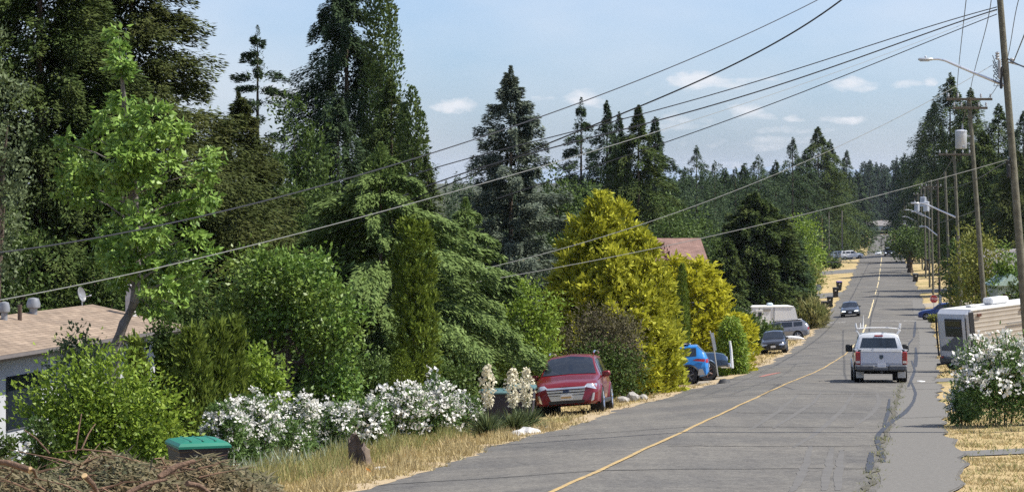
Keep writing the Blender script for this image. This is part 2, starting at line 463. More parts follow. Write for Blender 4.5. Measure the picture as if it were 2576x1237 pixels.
LM = {
 'fir': leaf_mat('fir_needles', (0.038, 0.065, 0.019), (0.089, 0.127, 0.035), (0.092, 0.111, 0.032), .12, .75, .08),
 'fir_far': leaf_mat('far_fir_needles', (0.029, 0.056, 0.026), (0.066, 0.099, 0.044), (0.064, 0.091, 0.038), .1, .75, .08),
 'brown': leaf_mat('dark_olive_needles', (0.039, 0.055, 0.017), (0.088, 0.109, 0.031), (0.088, 0.094, 0.029), .12, .75, .08),
 'blue': leaf_mat('blue_spruce_needles', (0.074, 0.101, 0.074), (0.174, 0.206, 0.154), (0.120, 0.146, 0.098), .1, .7, .1),
 'deodar': leaf_mat('sage_green_needles', (.088, .142, .040), (.225, .305, .098), (.150, .215, .062), .2, .7, .1),
 'gold': leaf_mat('golden_cypress_sprays', (.25, .27, .024), (.60, .59, .068), (.41, .42, .044), .3, .6, .15),
 'yellow': leaf_mat('yellow_green_sprays', (.32, .33, .024), (.62, .58, .05), (.46, .45, .035), .35, .6, .15),
 'cyp': leaf_mat('green_cypress_sprays', (.080, .125, .020), (.190, .240, .040), (.130, .175, .030), .25, .65, .1),
 'arb': leaf_mat('arborvitae_sprays', (0.079, 0.126, 0.019), (0.210, 0.268, 0.042), (0.147, 0.200, 0.029), .22, .65, .1),
 'maple': leaf_mat('broad_green_leaves', (.080, .170, .028), (.250, .385, .075), (.280, .410, .080), .22, .45, .3),
 'bright': leaf_mat('bright_green_leaves', (.120, .205, .022), (.290, .385, .050), (.210, .305, .040), .3, .5, .25),
 'laurel': leaf_mat('laurel_leaves', (.060, .130, .020), (.180, .290, .050), (.190, .240, .042), .22, .45, .3),
 'green': leaf_mat('mid_green_leaves', (.055, .100, .022), (.135, .200, .046), (.095, .150, .034), .25),
 'dgreen': leaf_mat('deep_green_leaves', (0.039, 0.073, 0.018), (0.104, 0.153, 0.036), (0.075, 0.117, 0.026), .2, .6, .12),
 'greyg': leaf_mat('grey_green_leaves', (.080, .110, .050), (.175, .220, .100), (.130, .170, .070), .2),
 'dull': leaf_mat('dry_brown_twigs', (.075, .065, .040), (.170, .150, .095), (.120, .115, .058), .12, .8, .08),
 'poplar': leaf_mat('poplar_leaves', (0.051, 0.089, 0.027), (0.124, 0.176, 0.051), (0.115, 0.149, 0.038), .2, .6, .12),
 'rose': leaf_mat('rose_leaves', (.075, .145, .040), (.170, .270, .080), (.125, .205, .055), .25),
 'olive':   leaf_mat('olive_yellow_leaves', (0.150, 0.175, 0.037), (0.288, 0.288, 0.062), (0.200, 0.225, 0.050), .3),
 'petal': leaf_mat('white_petals', (.66, .65, .60), (.82, .81, .77), (.74, .73, .67), .2),
 'cream':   leaf_mat('cream_bells', (.72, .66, .48), (.82, .78, .62), None, .25),
 'straw': leaf_mat('dry_straw', (.34, .27, .13), (.58, .47, .25), (.43, .355, .16), .2),
 'weed': leaf_mat('weed_blades', (.15, .19, .06), (.33, .33, .12), (.38, .33, .14), .25),
 'cut': leaf_mat('cut_conifer_sprays', (.075, .085, .042), (.190, .165, .090), (.200, .120, .062), .15),
 'orange':  leaf_mat('orange_petals', (.75, .25, .04), (.85, .35, .06), None, .2),
 'silver':  leaf_mat('silver_leaves', (.25, .30, .22), (.40, .45, .34), None, .2),
 'hazed_wood': leaf_mat('hazed_wood_leaves', (0.027, 0.050, 0.029), (0.050, 0.077, 0.042), (0.042, 0.068, 0.036), .1, .75, .08),  # bluish cast of distance haze mixed into the leaf colour
 'redleaf': leaf_mat('dark_red_leaves', (.060, .025, .022), (.110, .050, .035), None, .2),
}
_sd = [100]
def RNG():
    _sd[0] += 1
    return np.random.default_rng(_sd[0])

def fir(name, px, top, hw, d, label, cat='tree', m='fir', N=6000, group=None, Lpx=13, rot=0, s_off=0, **kw):
    """conifer placed at distance d: top and half width read as angles, size worked out in metres"""
    X = px_at(px, d); z0 = float(gz(X, d)); H = (HY - top) / F * d - z0; p_ = kw.get('p', .75); kw['p'] = p_
    R = hw / F * d / .5 ** p_ * 1.12; N = int(N * 4.0)
    L = Lpx / F * d * 1.2
    kw.setdefault('Wd', L * .33)
    kw.setdefault('nwh', max(14, min(40, int(H / max(.32, H / 38)))))
    crown = conifer_sprays(RNG(), N, H, R, L=L, **kw)
    return plant(name, X, d, label, cat, crown, LM[m], trunk_mb(H, max(.08, H * .014)), bark, group)
def broad(name, px, top, hw, d, label, cat='tree', m='green', ncl=120, nl=30, Lpx=9, t0=.2, group=None, depth=.8, lobes=7, clump=.3, trunk=True, tw=None, shape=None, wl=.55, **kw):
    X = px_at(px, d); z0 = float(gz(X, d)); H = (HY - top) / F * d - z0; R = hw / F * d
    rg = RNG(); L = Lpx / F * d
    if shape is None:
        blobs = []
        ch = H * (1 - t0)
        for i in range(lobes):
            t = (i + .5) / lobes
            prof = math.sin(math.pi * (0.16 + .74 * t)) ** .8
            a = i * 2.4 + rg.uniform(0, .6); q = R * .42 * prof
            rr = R * (.62 * prof) * rg.uniform(.85, 1.1)
            blobs.append((math.cos(a) * q, math.sin(a) * q * depth, H * t0 + ch * (.14 + .74 * t), rr, rr * depth, max(ch * .17, rr * .62)))
    else:
        blobs = [(x * R, y * R * depth, z * H, rx * R, rx * R * depth, rz * H) for x, y, z, rx, rz in shape]
    crown = blob_leaves(rg, blobs, ncl, R * clump, nl, L, L * wl, **kw)
    tk = None
    if trunk:
        tk = trunk_mb(H * .8, tw or max(.04, H * .02), n=8)
        for i in range(7):
            b = blobs[i % len(blobs)]
            tk.tube([(0, 0, H * (.15 + .07 * i)), (b[0] * .5, b[1] * .5, (b[2] + H * (.15 + .07 * i)) / 2), (b[0], b[1], b[2])], [(tw or H * .02) * .5, (tw or H * .02) * .35, .008], 6)
    is_shrub = cat != 'tree'
    return plant(name, X, d, label, cat, crown, LM[m], tk, bark, group, 'foliage' if is_shrub else 'crown', 'stem' if is_shrub else 'trunk')
def spire(name, px, top, hw, d, label, spires=((0, 0, 1, 1),), m='cyp', N=5000, Lpx=9, cat='tree', group=None, wr=.4, tuft=None, **kw):
    X = px_at(px, d); z0 = float(gz(X, d)); H = (HY - top) / F * d - z0; R = hw / F * d
    L = Lpx / F * d
    sp = [(a * R, b * R, c, e) for a, b, c, e in spires]
    if tuft:
        crown = tuft_sprays(RNG(), tuft[0], tuft[1], H, R, sp, tuft[2] / F * d, tuft[2] / F * d * wr, **kw)
    else: crown = spire_sprays(RNG(), N, H, R, sp, L, L * wr, **kw)
    return plant(name, X, d, label, cat, crown, LM[m], trunk_mb(H * .85, max(.05, H * .015)), bark, group)

# ---------------------------------------------------------------- ground and road
def sheet(name, svals, dvals, m, lift, kind='structure'):
    D, S = np.meshgrid(np.asarray(dvals, float), np.asarray(svals, float), indexing='ij')
    X = cx(D) + S
    Z = gz(X, D) + (lift(S, D) if callable(lift) else lift)
    V = np.stack([X, D, Z], -1).reshape(-1, 3)
    nd, ns = D.shape
    i = np.arange(nd * ns).reshape(nd, ns)
    Q = np.stack([i[:-1, :-1], i[:-1, 1:], i[1:, 1:], i[1:, :-1]], -1).reshape(-1, 4)
    o = link_mesh(name, np_mesh(name, V, Q), m, None)
    o.data.shade_smooth()
    if kind: o['kind'] = kind
    return o
def node_mat(name):
    m = bpy.data.materials.new(name); m.use_nodes = True
    t = m.node_tree
    return m, t, t.nodes['Principled BSDF']
def add(t, kind, **inp):
    n = t.nodes.new(kind)
    for k, v in inp.items():
        if hasattr(n, k) and k not in n.inputs: setattr(n, k, v)
        else:
            if hasattr(v, 'is_output'): t.links.new(v, n.inputs[k])
            else: n.inputs[k].default_value = v
    return n
def ramp(t, src, stops):
    r = t.nodes.new('ShaderNodeValToRGB')
    e = r.color_ramp.elements
    while len(e) < len(stops): e.new(.5)
    for x, (p_, c) in zip(e, stops): x.position = p_; x.color = tuple(c) + (1,) if len(c) == 3 else c
    t.links.new(src, r.inputs[0])
    return r.outputs[0]
def mixc_(t, fac, a, b, mode='MIX'):
    n = t.nodes.new('ShaderNodeMix'); n.data_type = 'RGBA'; n.blend_type = mode
    for sock, v in ((0, fac), (6, a), (7, b)):
        if hasattr(v, 'is_output'): t.links.new(v, n.inputs[sock])
        else: n.inputs[sock].default_value = v if sock == 0 else tuple(v) + (1,)
    return n.outputs[2]

# dry summer turf
m_grass, t, p = node_mat('dry_turf')
c = t.nodes.new('ShaderNodeTexCoord')
n1 = add(t, 'ShaderNodeTexNoise', Vector=c.outputs['Object'], Scale=.35, Detail=6.0, Roughness=.6)
n2 = add(t, 'ShaderNodeTexNoise', Vector=c.outputs['Object'], Scale=9.0, Detail=6.0, Roughness=.7)
n3 = add(t, 'ShaderNodeTexNoise', Vector=c.outputs['Object'], Scale=.12, Detail=3.0)
straw = ramp(t, n2.outputs[0], [(.25, (.28, .20, .10)), (.5, (.46, .35, .18)), (.75, (.60, .47, .26))])
olive = ramp(t, n2.outputs[0], [(.25, (.10, .10, .035)), (.7, (.28, .25, .09))])
gm = ramp(t, n1.outputs[0], [(.50, (0, 0, 0)), (.66, (1, 1, 1))])
t.links.new(mixc_(t, gm, straw, olive), p.inputs['Base Color'])
p.inputs['Roughness'].default_value = .95; p.inputs['Specular IOR Level'].default_value = .1
b = add(t, 'ShaderNodeBump', Height=n2.outputs[0], Strength=.7, Distance=.08)
t.links.new(b.outputs[0], p.inputs['Normal'])

svals = np.concatenate([-np.geomspace(2600, 40, 26), np.arange(-38, -6, 1.6), np.arange(-6, 9, .6), np.arange(9, 40, 1.6), np.geomspace(42, 2600, 24)])
dvals = np.concatenate([np.arange(-55, 30, 5), np.arange(30, 130, 2), np.arange(130, 620, 5), np.geomspace(622, 5900, 60)])
sheet('ground', svals, dvals, m_grass, lambda S, D: np.where((S > -3.1) & (S < 5.0) & (D < 1140), -.15, 0.0))

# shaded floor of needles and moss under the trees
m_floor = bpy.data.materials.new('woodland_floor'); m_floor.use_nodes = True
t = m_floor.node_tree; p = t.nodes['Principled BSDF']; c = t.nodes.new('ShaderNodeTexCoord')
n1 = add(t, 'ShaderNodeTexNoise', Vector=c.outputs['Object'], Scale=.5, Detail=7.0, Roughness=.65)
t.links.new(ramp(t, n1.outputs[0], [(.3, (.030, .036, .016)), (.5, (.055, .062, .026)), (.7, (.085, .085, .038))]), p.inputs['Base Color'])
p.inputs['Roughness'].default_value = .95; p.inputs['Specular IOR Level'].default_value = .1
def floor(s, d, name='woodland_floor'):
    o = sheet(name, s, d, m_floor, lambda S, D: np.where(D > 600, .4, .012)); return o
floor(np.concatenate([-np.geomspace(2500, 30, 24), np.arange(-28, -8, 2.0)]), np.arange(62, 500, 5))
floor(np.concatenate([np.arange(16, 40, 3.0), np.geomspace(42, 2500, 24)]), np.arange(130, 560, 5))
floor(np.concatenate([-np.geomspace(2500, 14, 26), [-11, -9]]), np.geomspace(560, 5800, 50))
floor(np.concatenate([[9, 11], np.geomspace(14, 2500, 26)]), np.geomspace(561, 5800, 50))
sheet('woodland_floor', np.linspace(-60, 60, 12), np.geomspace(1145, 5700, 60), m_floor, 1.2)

# worn asphalt with seams, patches, hairline cracks and faint tyre marks
m_road, t, p = node_mat('worn_asphalt')
c = t.nodes.new('ShaderNodeTexCoord')
n1 = add(t, 'ShaderNodeTexNoise', Vector=c.outputs['Object'], Scale=28.0, Detail=5.0, Roughness=.75)
n2 = add(t, 'ShaderNodeTexNoise', Vector=c.outputs['Object'], Scale=.22, Detail=5.0)
n4 = add(t, 'ShaderNodeTexNoise', Vector=c.outputs['Object'], Scale=1.4, Detail=4.0)
mp = add(t, 'ShaderNodeMapping', Vector=c.outputs['Object'])
mp.inputs['Rotation'].default_value = (0, 0, math.radians(8.7)); mp.inputs['Scale'].default_value = (2.2, .035, 1)
n5 = add(t, 'ShaderNodeTexNoise', Vector=mp.outputs[0], Scale=1.0, Detail=3.0)
n6 = add(t, 'ShaderNodeTexNoise', Vector=c.outputs['Object'], Scale=9.0, Detail=3.0, Roughness=.8)
spk = ramp(t, n6.outputs[0], [(.30, (.66, .66, .66)), (.5, (1, 1, 1)), (.70, (1.36, 1.35, 1.31))])
base = ramp(t, n1.outputs[0], [(.25, (.076, .072, .067)), (.5, (.136, .129, .119)), (.75, (.235, .223, .204))])
big = ramp(t, n2.outputs[0], [(.3, (.78, .79, .81)), (.7, (1.14, 1.12, 1.08))])
mid = ramp(t, n4.outputs[0], [(.3, (.88, .88, .88)), (.7, (1.1, 1.1, 1.08))])
lane = ramp(t, n5.outputs[0], [(.3, (.90, .90, .91)), (.62, (1.05, 1.05, 1.04))])
col = mixc_(t, 1.0, mixc_(t, 1.0, mixc_(t, 1.0, mixc_(t, 1.0, base, spk, 'MULTIPLY'), big, 'MULTIPLY'), mid, 'MULTIPLY'), lane, 'MULTIPLY')
mp2 = add(t, 'ShaderNodeMapping', Vector=c.outputs['Object'])
mp2.inputs['Scale'].default_value = (.10, .085, 1)
wv = add(t, 'ShaderNodeTexNoise', Vector=c.outputs['Object'], Scale=.6, Detail=4.0)
av = t.nodes.new('ShaderNodeVectorMath'); av.operation = 'MULTIPLY_ADD'
t.links.new(wv.outputs['Color'], av.inputs[0]); av.inputs[1].default_value = (.35, .35, 0); t.links.new(mp2.outputs[0], av.inputs[2])
vo = add(t, 'ShaderNodeTexVoronoi', Vector=av.outputs[0], Scale=1.0); vo.feature = 'DISTANCE_TO_EDGE'
crk = ramp(t, vo.outputs['Distance'], [(.0016, (.5, .5, .5)), (.004, (1, 1, 1))])
t.links.new(mixc_(t, 1.0, col, crk, 'MULTIPLY'), p.inputs['Base Color'])
p.inputs['Roughness'].default_value = .85; p.inputs['Specular IOR Level'].default_value = .25
b = add(t, 'ShaderNodeBump', Height=n1.outputs[0], Strength=.35, Distance=.02)
t.links.new(b.outputs[0], p.inputs['Normal'])

rd = np.concatenate([np.arange(4, 130, 1.5), np.arange(130, 620, 4), np.geomspace(622, 1900, 50)])
rng = np.random.default_rng(5)
def strip(name, s0, s1, d0, d1, m, lift, wob=0.0, kind='structure', step=1.0, seed=1):
    """ribbon lying along the road between offsets s0 and s1; wob makes its edges ragged"""
    rg = np.random.default_rng(seed)
    d = np.arange(d0, d1 + step * .5, step)
    f = (lambda v: v(d) if callable(v) else np.full_like(d, v))
    kk = np.ones(max(1, int(3.5 / step))); kk /= len(kk) ** .5 * 1.2
    nz_ = lambda: np.convolve(rg.normal(size=len(d) + len(kk) - 1), kk, 'valid') * wob
    a = f(s0) + nz_(); e = f(s1) + nz_()
    k = 12
    S = np.stack([a + (e - a) * i / k for i in range(k + 1)], 1)
    D = np.repeat(d[:, None], k + 1, 1)
    X = cx(D) + S
    V = np.stack([X, D, gz(X, D) + lift], -1).reshape(-1, 3)
    i = np.arange(len(V)).reshape(len(d), k + 1)
    Q = np.stack([i[:-1, :-1], i[:-1, 1:], i[1:, 1:], i[1:, :-1]], -1).reshape(-1, 4)
    o = link_mesh(name, np_mesh(name, V, Q), m)
    if kind: o['kind'] = kind
    return o
edge_l = lambda d: -3.72 + .16 * np.sin(d * .31) + .10 * np.sin(d * 1.13 + 1) + .05 * np.sin(d * 3.7) - np.clip((d - 110) / 60, 0, 1) * .5
edge_r = lambda d: 5.55 + .12 * np.sin(d * .27 + 2) + .07 * np.sin(d * 1.4) + .04 * np.sin(d * 4.1) - np.clip((d - 300) / 200, 0, 1) * 1.2
strip('road', edge_l, edge_r, 4, 1140, m_road, .030, .03, step=1.0)
m_walk = mat('grey_shoulder_asphalt', (.150, .142, .128), .9, .16, 18, bump=.3, bscale=60)
strip('paved_shoulder', lambda d: 4.32 + .05 * np.sin(d * .9), lambda d: edge_r(d) - .05, 6, 300, m_walk, .036, .02)
m_driv = mat('driveway_asphalt', (.15, .145, .135), .9, .2, 12, bump=.3)
m_grav = mat('driveway_gravel', (.30, .265, .21), .95, .3, 14, bump=.6, bscale=30)
m_soil = mat('garden_soil', (.085, .07, .045), .95, .35, 5, bump=.6)
strip('driveway', lambda d: edge_r(d) - .1, 16, 44.8, 46.6, m_driv, .018, .02, step=.3)
strip('driveway', lambda d: edge_r(d) - .1, 20, 100, 106, m_driv, .018, .02)
strip('driveway', -22, lambda d: edge_l(d) + .1, 108, 124, m_grav, .018, .03)
strip('side_street', -60, lambda d: edge_l(d) + .2, 232, 242, m_driv, .016, .05)
strip('side_street', lambda d: edge_r(d) - .2, 60, 232, 244, m_driv, .016, .05)
strip('driveway', -20, lambda d: edge_l(d) + .1, 318, 338, m_driv, .018, .05)
strip('driveway', lambda d: edge_r(d) - .1, 22, 322, 338, m_driv, .018, .05)
strip('driveway', lambda d: edge_r(d) - .1, 22, 276, 288, m_grav, .018, .05)
strip('driveway', -25, lambda d: edge_l(d) + .1, 425, 446, m_driv, .018, .05)
strip('side_street', -70, 70, 512, 524, m_driv, .050, .05)
strip('garden_bed', -26, lambda d: edge_l(d) - 4.6, 24, 76, m_soil, .014, .12)
strip('garden_bed', -40, lambda d: edge_l(d) - 4.5, 76, 107, m_soil, .012, .2)
m_sand = mat('sandy_verge', (.40, .31, .19), .95, .25, 10, bump=.4)
strip('verge', lambda d: edge_l(d) - .55, lambda d: edge_l(d) + .12, 20, 230, m_sand, .033, .10, step=.35, seed=3)
None and strip('verge', lambda d: edge_r(d) - .06, lambda d: edge_r(d) + .12, 20, 230, m_sand, .041, .08, step=.35, seed=4)

m_line, t, p = node_mat('worn_yellow_line')
c = t.nodes.new('ShaderNodeTexCoord')
n1 = add(t, 'ShaderNodeTexNoise', Vector=c.outputs['Object'], Scale=7.0, Detail=6.0, Roughness=.8)
t.links.new(ramp(t, n1.outputs[0], [(.36, (.19, .172, .14)), (.52, (.44, .30, .11)), (.72, (.58, .41, .17))]), p.inputs['Base Color'])
p.inputs['Roughness'].default_value = .8
m_lpale, t, p = node_mat('worn_pale_line')
c = t.nodes.new('ShaderNodeTexCoord')
n1 = add(t, 'ShaderNodeTexNoise', Vector=c.outputs['Object'], Scale=3.0, Detail=6.0, Roughness=.8)
t.links.new(ramp(t, n1.outputs[0], [(.30, (.25, .22, .17)), (.44, (.62, .50, .25)), (.7, (.74, .62, .36))]), p.inputs['Base Color'])
wig = lambda d: .014 * np.sin(d * .5) + .008 * np.sin(d * 1.3)
strip('centre_line', lambda d: -.045 + wig(d), lambda d: .045 + wig(d), 20, 168, m_line, .036, .006, step=.5)
for a, e in ((168, 226), (246, 300), (318, 336), (344, 372), (378, 440), (452, 520)):
    strip('centre_line', lambda d: -.06 + wig(d), lambda d: .06 + wig(d), a, e, m_lpale, .036, .012)
m_white = mat('worn_white_line', (.62, .61, .58), .8, .25, 4)
def cross(name, s0, s1, d, w, m, lift, skew=0, wob=.03, seed=1, n=24, kind='structure'):
    """thin ribbon lying across the road"""
    rg = np.random.default_rng(seed)
    s = np.linspace(s0, s1, n)
    dd = d + skew * (s - s0) + np.cumsum(rg.normal(size=n)) * wob
    w0 = w * rg.uniform(.5, 1.3, n)
    V = []
    for q in (-.5, .5):
        D = dd + q * w0; X = cx(D) + s
        V.append(np.stack([X, D, gz(X, D) + lift], -1))
    V = np.concatenate(V); i = np.arange(n)
    Q = np.stack([i[:-1], i[1:], i[1:] + n, i[:-1] + n], -1)
    o = link_mesh(name, np_mesh(name, V, Q), m)
    o['kind'] = kind
    return o
cross('stop_line', .4, 4.4, 237, .5, m_white, .040, 0, .02)
cross('stop_line', -4.1, -2.0, 238.5, .5, m_white, .040, 0, .02)
m_crack = mat('crack', (.045, .043, .04), .9, .3, 5)
m_tar = mat('tar_seal', (.040, .040, .042), .55, .25, 4)
rg = random.Random(9)
for d in (34.2, 40.5, 48.2, 57.5, 66, 83, 112, 134, 186, 284, 355):
    a = rg.choice([-3.6, -3.5, -1.5, .3]); e = rg.choice([4.2, 4.2, 2.2, 3.5])
    cross('crack', a, e, d, .055 + d * .0010, m_crack, .034, rg.uniform(-.12, .12), .05 + d * .0004, int(d * 10))
for d in (62, 88, 110, 122, 146):
    cross('crack', 4.4, 5.5, d, .05 + d * .0011, m_crack, .040, rg.uniform(-.3, .3), .05, int(d * 10))
def curve_strip(name, pts, w, m, lift, kind='structure', wob=0):
    """ribbon following points given as (offset from the centre line, distance)"""
    P = np.array(pts, float)
    tt = np.linspace(0, len(P) - 1, (len(P) - 1) * 10 + 1)
    s = np.interp(tt, range(len(P)), P[:, 0]); d = np.interp(tt, range(len(P)), P[:, 1])
    k = np.ones(7) / 7
    sp = np.convolve(np.pad(s, 3, mode='edge'), k, 'valid'); dp = np.convolve(np.pad(d, 3, mode='edge'), k, 'valid')
    g = np.random.default_rng(len(pts))
    sp = sp + g.normal(size=len(sp)) * wob
    ww = w * np.convolve(g.uniform(.5, 1.35, len(sp) + 6), k, 'valid') * (.35 + .65 * np.sin(np.linspace(.15, 3.0, len(sp))))
    V = []
    for q in (-.5, .5):
        X = cx(dp) + sp + q * ww
        V.append(np.stack([X, dp, gz(X, dp) + lift], -1))
    n = len(sp); V = np.concatenate(V); i = np.arange(n)
    Q = np.stack([i[:-1], i[:-1] + n, i[1:] + n, i[1:]], -1)
    o = link_mesh(name, np_mesh(name, V, Q), m); o['kind'] = kind
    return o
def sd_(px, py):
    """offset and distance of the road point seen in a given direction"""
    ds = np.arange(25, 560, .25)
    X = (px - HX) / F * ds
    i = int(np.argmin(np.abs(gz(X, ds) + .03 - (HY - py) / F * ds)))
    return float(X[i] - cx(ds[i])), float(ds[i])
def seal(pts, w, name='tar_seal', m=None, lift=.041, wob=.005):
    return curve_strip(name, [sd_(*q) for q in pts], w, m or m_tar, lift, wob=wob)
seal([(2290, 955), (2304, 985), (2298, 1012), (2275, 1040), (2240, 1062), (2208, 1094), (2207, 1110), (2215, 1135), (2224, 1165)], .14)
seal([(2292, 905), (2302, 930), (2292, 958), (2284, 975)], .14)
seal([(2303, 806), (2301, 830), (2298, 850)], .22)
seal([(2298, 850), (2285, 866), (2270, 880)], .16)
seal([(2193, 1135), (2190, 1165), (2184, 1190)], .13)
seal([(2238, 1000), (2234, 1040), (2222, 1075)], .10)
seal([(2303, 870), (2304, 905), (2303, 925)], .22)
m_skid = mat('tyre_mark', (.122, .116, .107), .85, .12, 2)
for k, pl in enumerate(([(2150, 985), (2120, 1030), (2060, 1085), (1990, 1130)], [(2205, 985), (2212, 1010), (2195, 1040), (2150, 1070)],
           [(2012, 990), (1950, 1040), (1880, 1085)], [(2066, 985), (2050, 1010), (2000, 1042), (1940, 1080)],
           [(2040, 1120), (2030, 1160), (2010, 1210), (1990, 1240)], [(2095, 1120), (2082, 1180), (2072, 1240)], [(2120, 1125), (2110, 1180), (2108, 1240)])):
    seal(pl, .15, 'tyre_mark', m_skid, .033 + k * .0004, .01)
m_pink = mat('faded_red_marking', (.30, .135, .11), .9, .3, 3)
seal([(1912, 948), (1935, 942), (1962, 936)], .45, 'red_marking', m_pink, .043)

m_dirt = mat('crack_dirt', (.095, .088, .066), .95, .4, 6, bump=.4)
strip('crack_dirt', lambda d: 4.19 + .05 * np.sin(d * 1.9) + .03 * np.sin(d * 5), lambda d: 4.235 + .055 * np.sin(d * 1.9 + .3) + .03 * np.sin(d * 4.1), 27, 52, m_dirt, .0425, .02, step=.25, seed=8)
strip('crack_dirt', lambda d: 4.21 + .03 * np.sin(d * .9), lambda d: 4.27 + .03 * np.sin(d * .9 + .3), 52, 100, m_dirt, .0425, .02, step=.5, seed=9)

# ---------------------------------------------------------------- vehicles
def put(o, X, d, theta, dz=0.04, L=3.0):
    """stand a thing on the slope, its nose turned theta degrees from straight ahead towards the right"""
    a = math.radians(theta)
    f = Vector((math.sin(a), math.cos(a), 0)); r = Vector((math.cos(a), -math.sin(a), 0))
    g = lambda v: float(gz(v.x, v.y))
    c = Vector((X, d, 0))
    f3 = f * L + Vector((0, 0, g(c + f * L / 2) - g(c - f * L / 2))); f3.normalize()
    r3 = r * 1.6 + Vector((0, 0, g(c + r * .8) - g(c - r * .8))); r3.normalize()
    u = r3.cross(f3).normalized(); r3 = f3.cross(u)
    M = Matrix((r3, f3, u)).transposed()
    o.rotation_euler = M.to_euler()
    o.location = (X, d, (g(c + f * L / 2) + g(c - f * L / 2)) / 2 + dz)

class Body:
    """car skin lofted through stations (y, z_under, z_wide, w_wide, z_belt, w_belt, z_roof, w_roof), nose towards +y"""
    def __init__(s, st): s.st = sorted(st, key=lambda q: q[0])
    def at(s, y):
        st = s.st
        if y <= st[0][0]: return st[0]
        for a, b in zip(st, st[1:]):
            if y <= b[0]:
                t = (y - a[0]) / max(1e-6, b[0] - a[0])
                return tuple(p + (q - p) * t for p, q in zip(a, b))
        return st[-1]
    def ctrl(s, y):
        _, zb, zm, wm, zs, ws, zt, wt = s.at(y)
        return [(0, zb), (wm * .86, zb), (wm * .955, zb + .07), (wm, zm), (ws, zs),
                (wt + (ws - wt) * .10, zt - (zt - zs) * .10 - .012), (wt * .84, zt - .012 if zt - zs > .1 else zt), (0, zt + .03)]
    def pt(s, y, tau):
        c = s.ctrl(y); i = min(int(tau), 6); f = tau - i
        a, b = c[i], c[i + 1]
        return Vector((a[0] + (b[0] - a[0]) * f, y, a[1] + (b[1] - a[1]) * f))
    def half(s, y, z):
        c = s.ctrl(y)
        best = 0
        for a, b in zip(c[1:5], c[2:6]):
            if min(a[1], b[1]) <= z <= max(a[1], b[1]) + 1e-6:
                f = (z - a[1]) / (b[1] - a[1]) if abs(b[1] - a[1]) > 1e-6 else 0
                best = max(best, a[0] + (b[0] - a[0]) * f)
        return best
    def end(s, x, z, sign):
        """y of the skin seen from the front (+1) or the back (-1) at (x, z)"""
        y0, y1 = s.st[0][0], s.st[-1][0]
        ok = lambda y: s.half(y, z) >= abs(x) and s.at(y)[1] <= z <= s.at(y)[6] + .02
        n = 60; last = y1 if sign > 0 else y0
        for i in range(n):
            y = y1 - (y1 - y0) * i / n * .5 if sign > 0 else y0 + (y1 - y0) * i / n * .5
            if ok(y):
                lo, hi = last, y
                for _ in range(9):
                    m = (lo + hi) / 2
                    if ok(m): hi = m
                    else: lo = m
                return hi
            last = y
        return y1 - .35 if sign > 0 else y0 + .35
    def skin(s, wheels, rw, step=.09, arch=1.14):
        ys = []
        for a, b in zip(s.st, s.st[1:]):
            n = max(1, int((b[0] - a[0]) / step))
            ys += [a[0] + (b[0] - a[0]) * i / n for i in range(n)]
        ys.append(s.st[-1][0])
        taus = [0, .5, 1, 1.5, 2, 2.25, 2.5, 2.75, 3, 3.25, 3.5, 3.75, 4, 4.33, 4.66, 5, 5.5, 6, 6.5, 7]
        ring = lambda y: [s.pt(y, t) for t in taus] + [Vector((-p.x, p.y, p.z)) for p in [s.pt(y, t) for t in taus[-2:0:-1]]]
        m = MB(); n = len(ring(0))
        V = [p for y in ys for p in ring(y)]; Fc = []
        for i in range(len(ys) - 1):
            for k in range(n):
                k2 = (k + 1) % n
                q = (i * n + k, i * n + k2, (i + 1) * n + k2, (i + 1) * n + k)
                c = sum((V[j] for j in q), Vector()) / 4
                if abs(c.x) > .45 and any((c.y - w) ** 2 + (c.z - rw) ** 2 < (rw * arch) ** 2 for w in wheels): continue
                Fc.append(q)
        Fc.append(tuple(range(n))); Fc.append(tuple((len(ys) - 1) * n + k for k in range(n - 1, -1, -1)))
        return m.add(V, Fc)
    def pane(s, y0, y1, t0, t1, side=0, off=.007, ny=6, nt_=5, y0b=None, y1b=None):
        """patch of skin pushed out a little: side +1/-1 one flank, 0 the full width (windscreens)"""
        m = MB(); V = []; Fc = []
        cols = []
        tl = [t0 + (t1 - t0) * i / nt_ for i in range(nt_ + 1)]
        half = [(t, 1) for t in tl]
        seq = half if side == 1 else [(t, -1) for t in tl] if side == -1 else half + [(t, -1) for t in tl[-2 if t1 >= 7 else -1::-1]]
        for i in range(ny + 1):
            for (t, sg) in seq:
                f = (t - t0) / (t1 - t0)
                ya = y0 + ((y0b if y0b is not None else y0) - y0) * f; yb = y1 + ((y1b if y1b is not None else y1) - y1) * f
                y = ya + (yb - ya) * i / ny
                tt = min(max(t, .02), 6.98); e = .01
                p = s.pt(y, t)
                du = s.pt(y, tt + e) - s.pt(y, tt - e); dv = s.pt(y + e, tt) - s.pt(y - e, tt)
                nn = dv.cross(du)
                if nn.length < 1e-9: nn = Vector((0, 0, 1))
                nn.normalize()
                if nn.z < -.05 or (abs(nn.z) <= .05 and nn.x < 0): nn = -nn
                p = p + nn * off
                V.append(Vector((p.x * sg, p.y, p.z)))
        w = len(seq)
        for i in range(ny):
            for k in range(w - 1):
                Fc.append((i * w + k, i * w + k + 1, (i + 1) * w + k + 1, (i + 1) * w + k))
        return m.add(V, Fc)
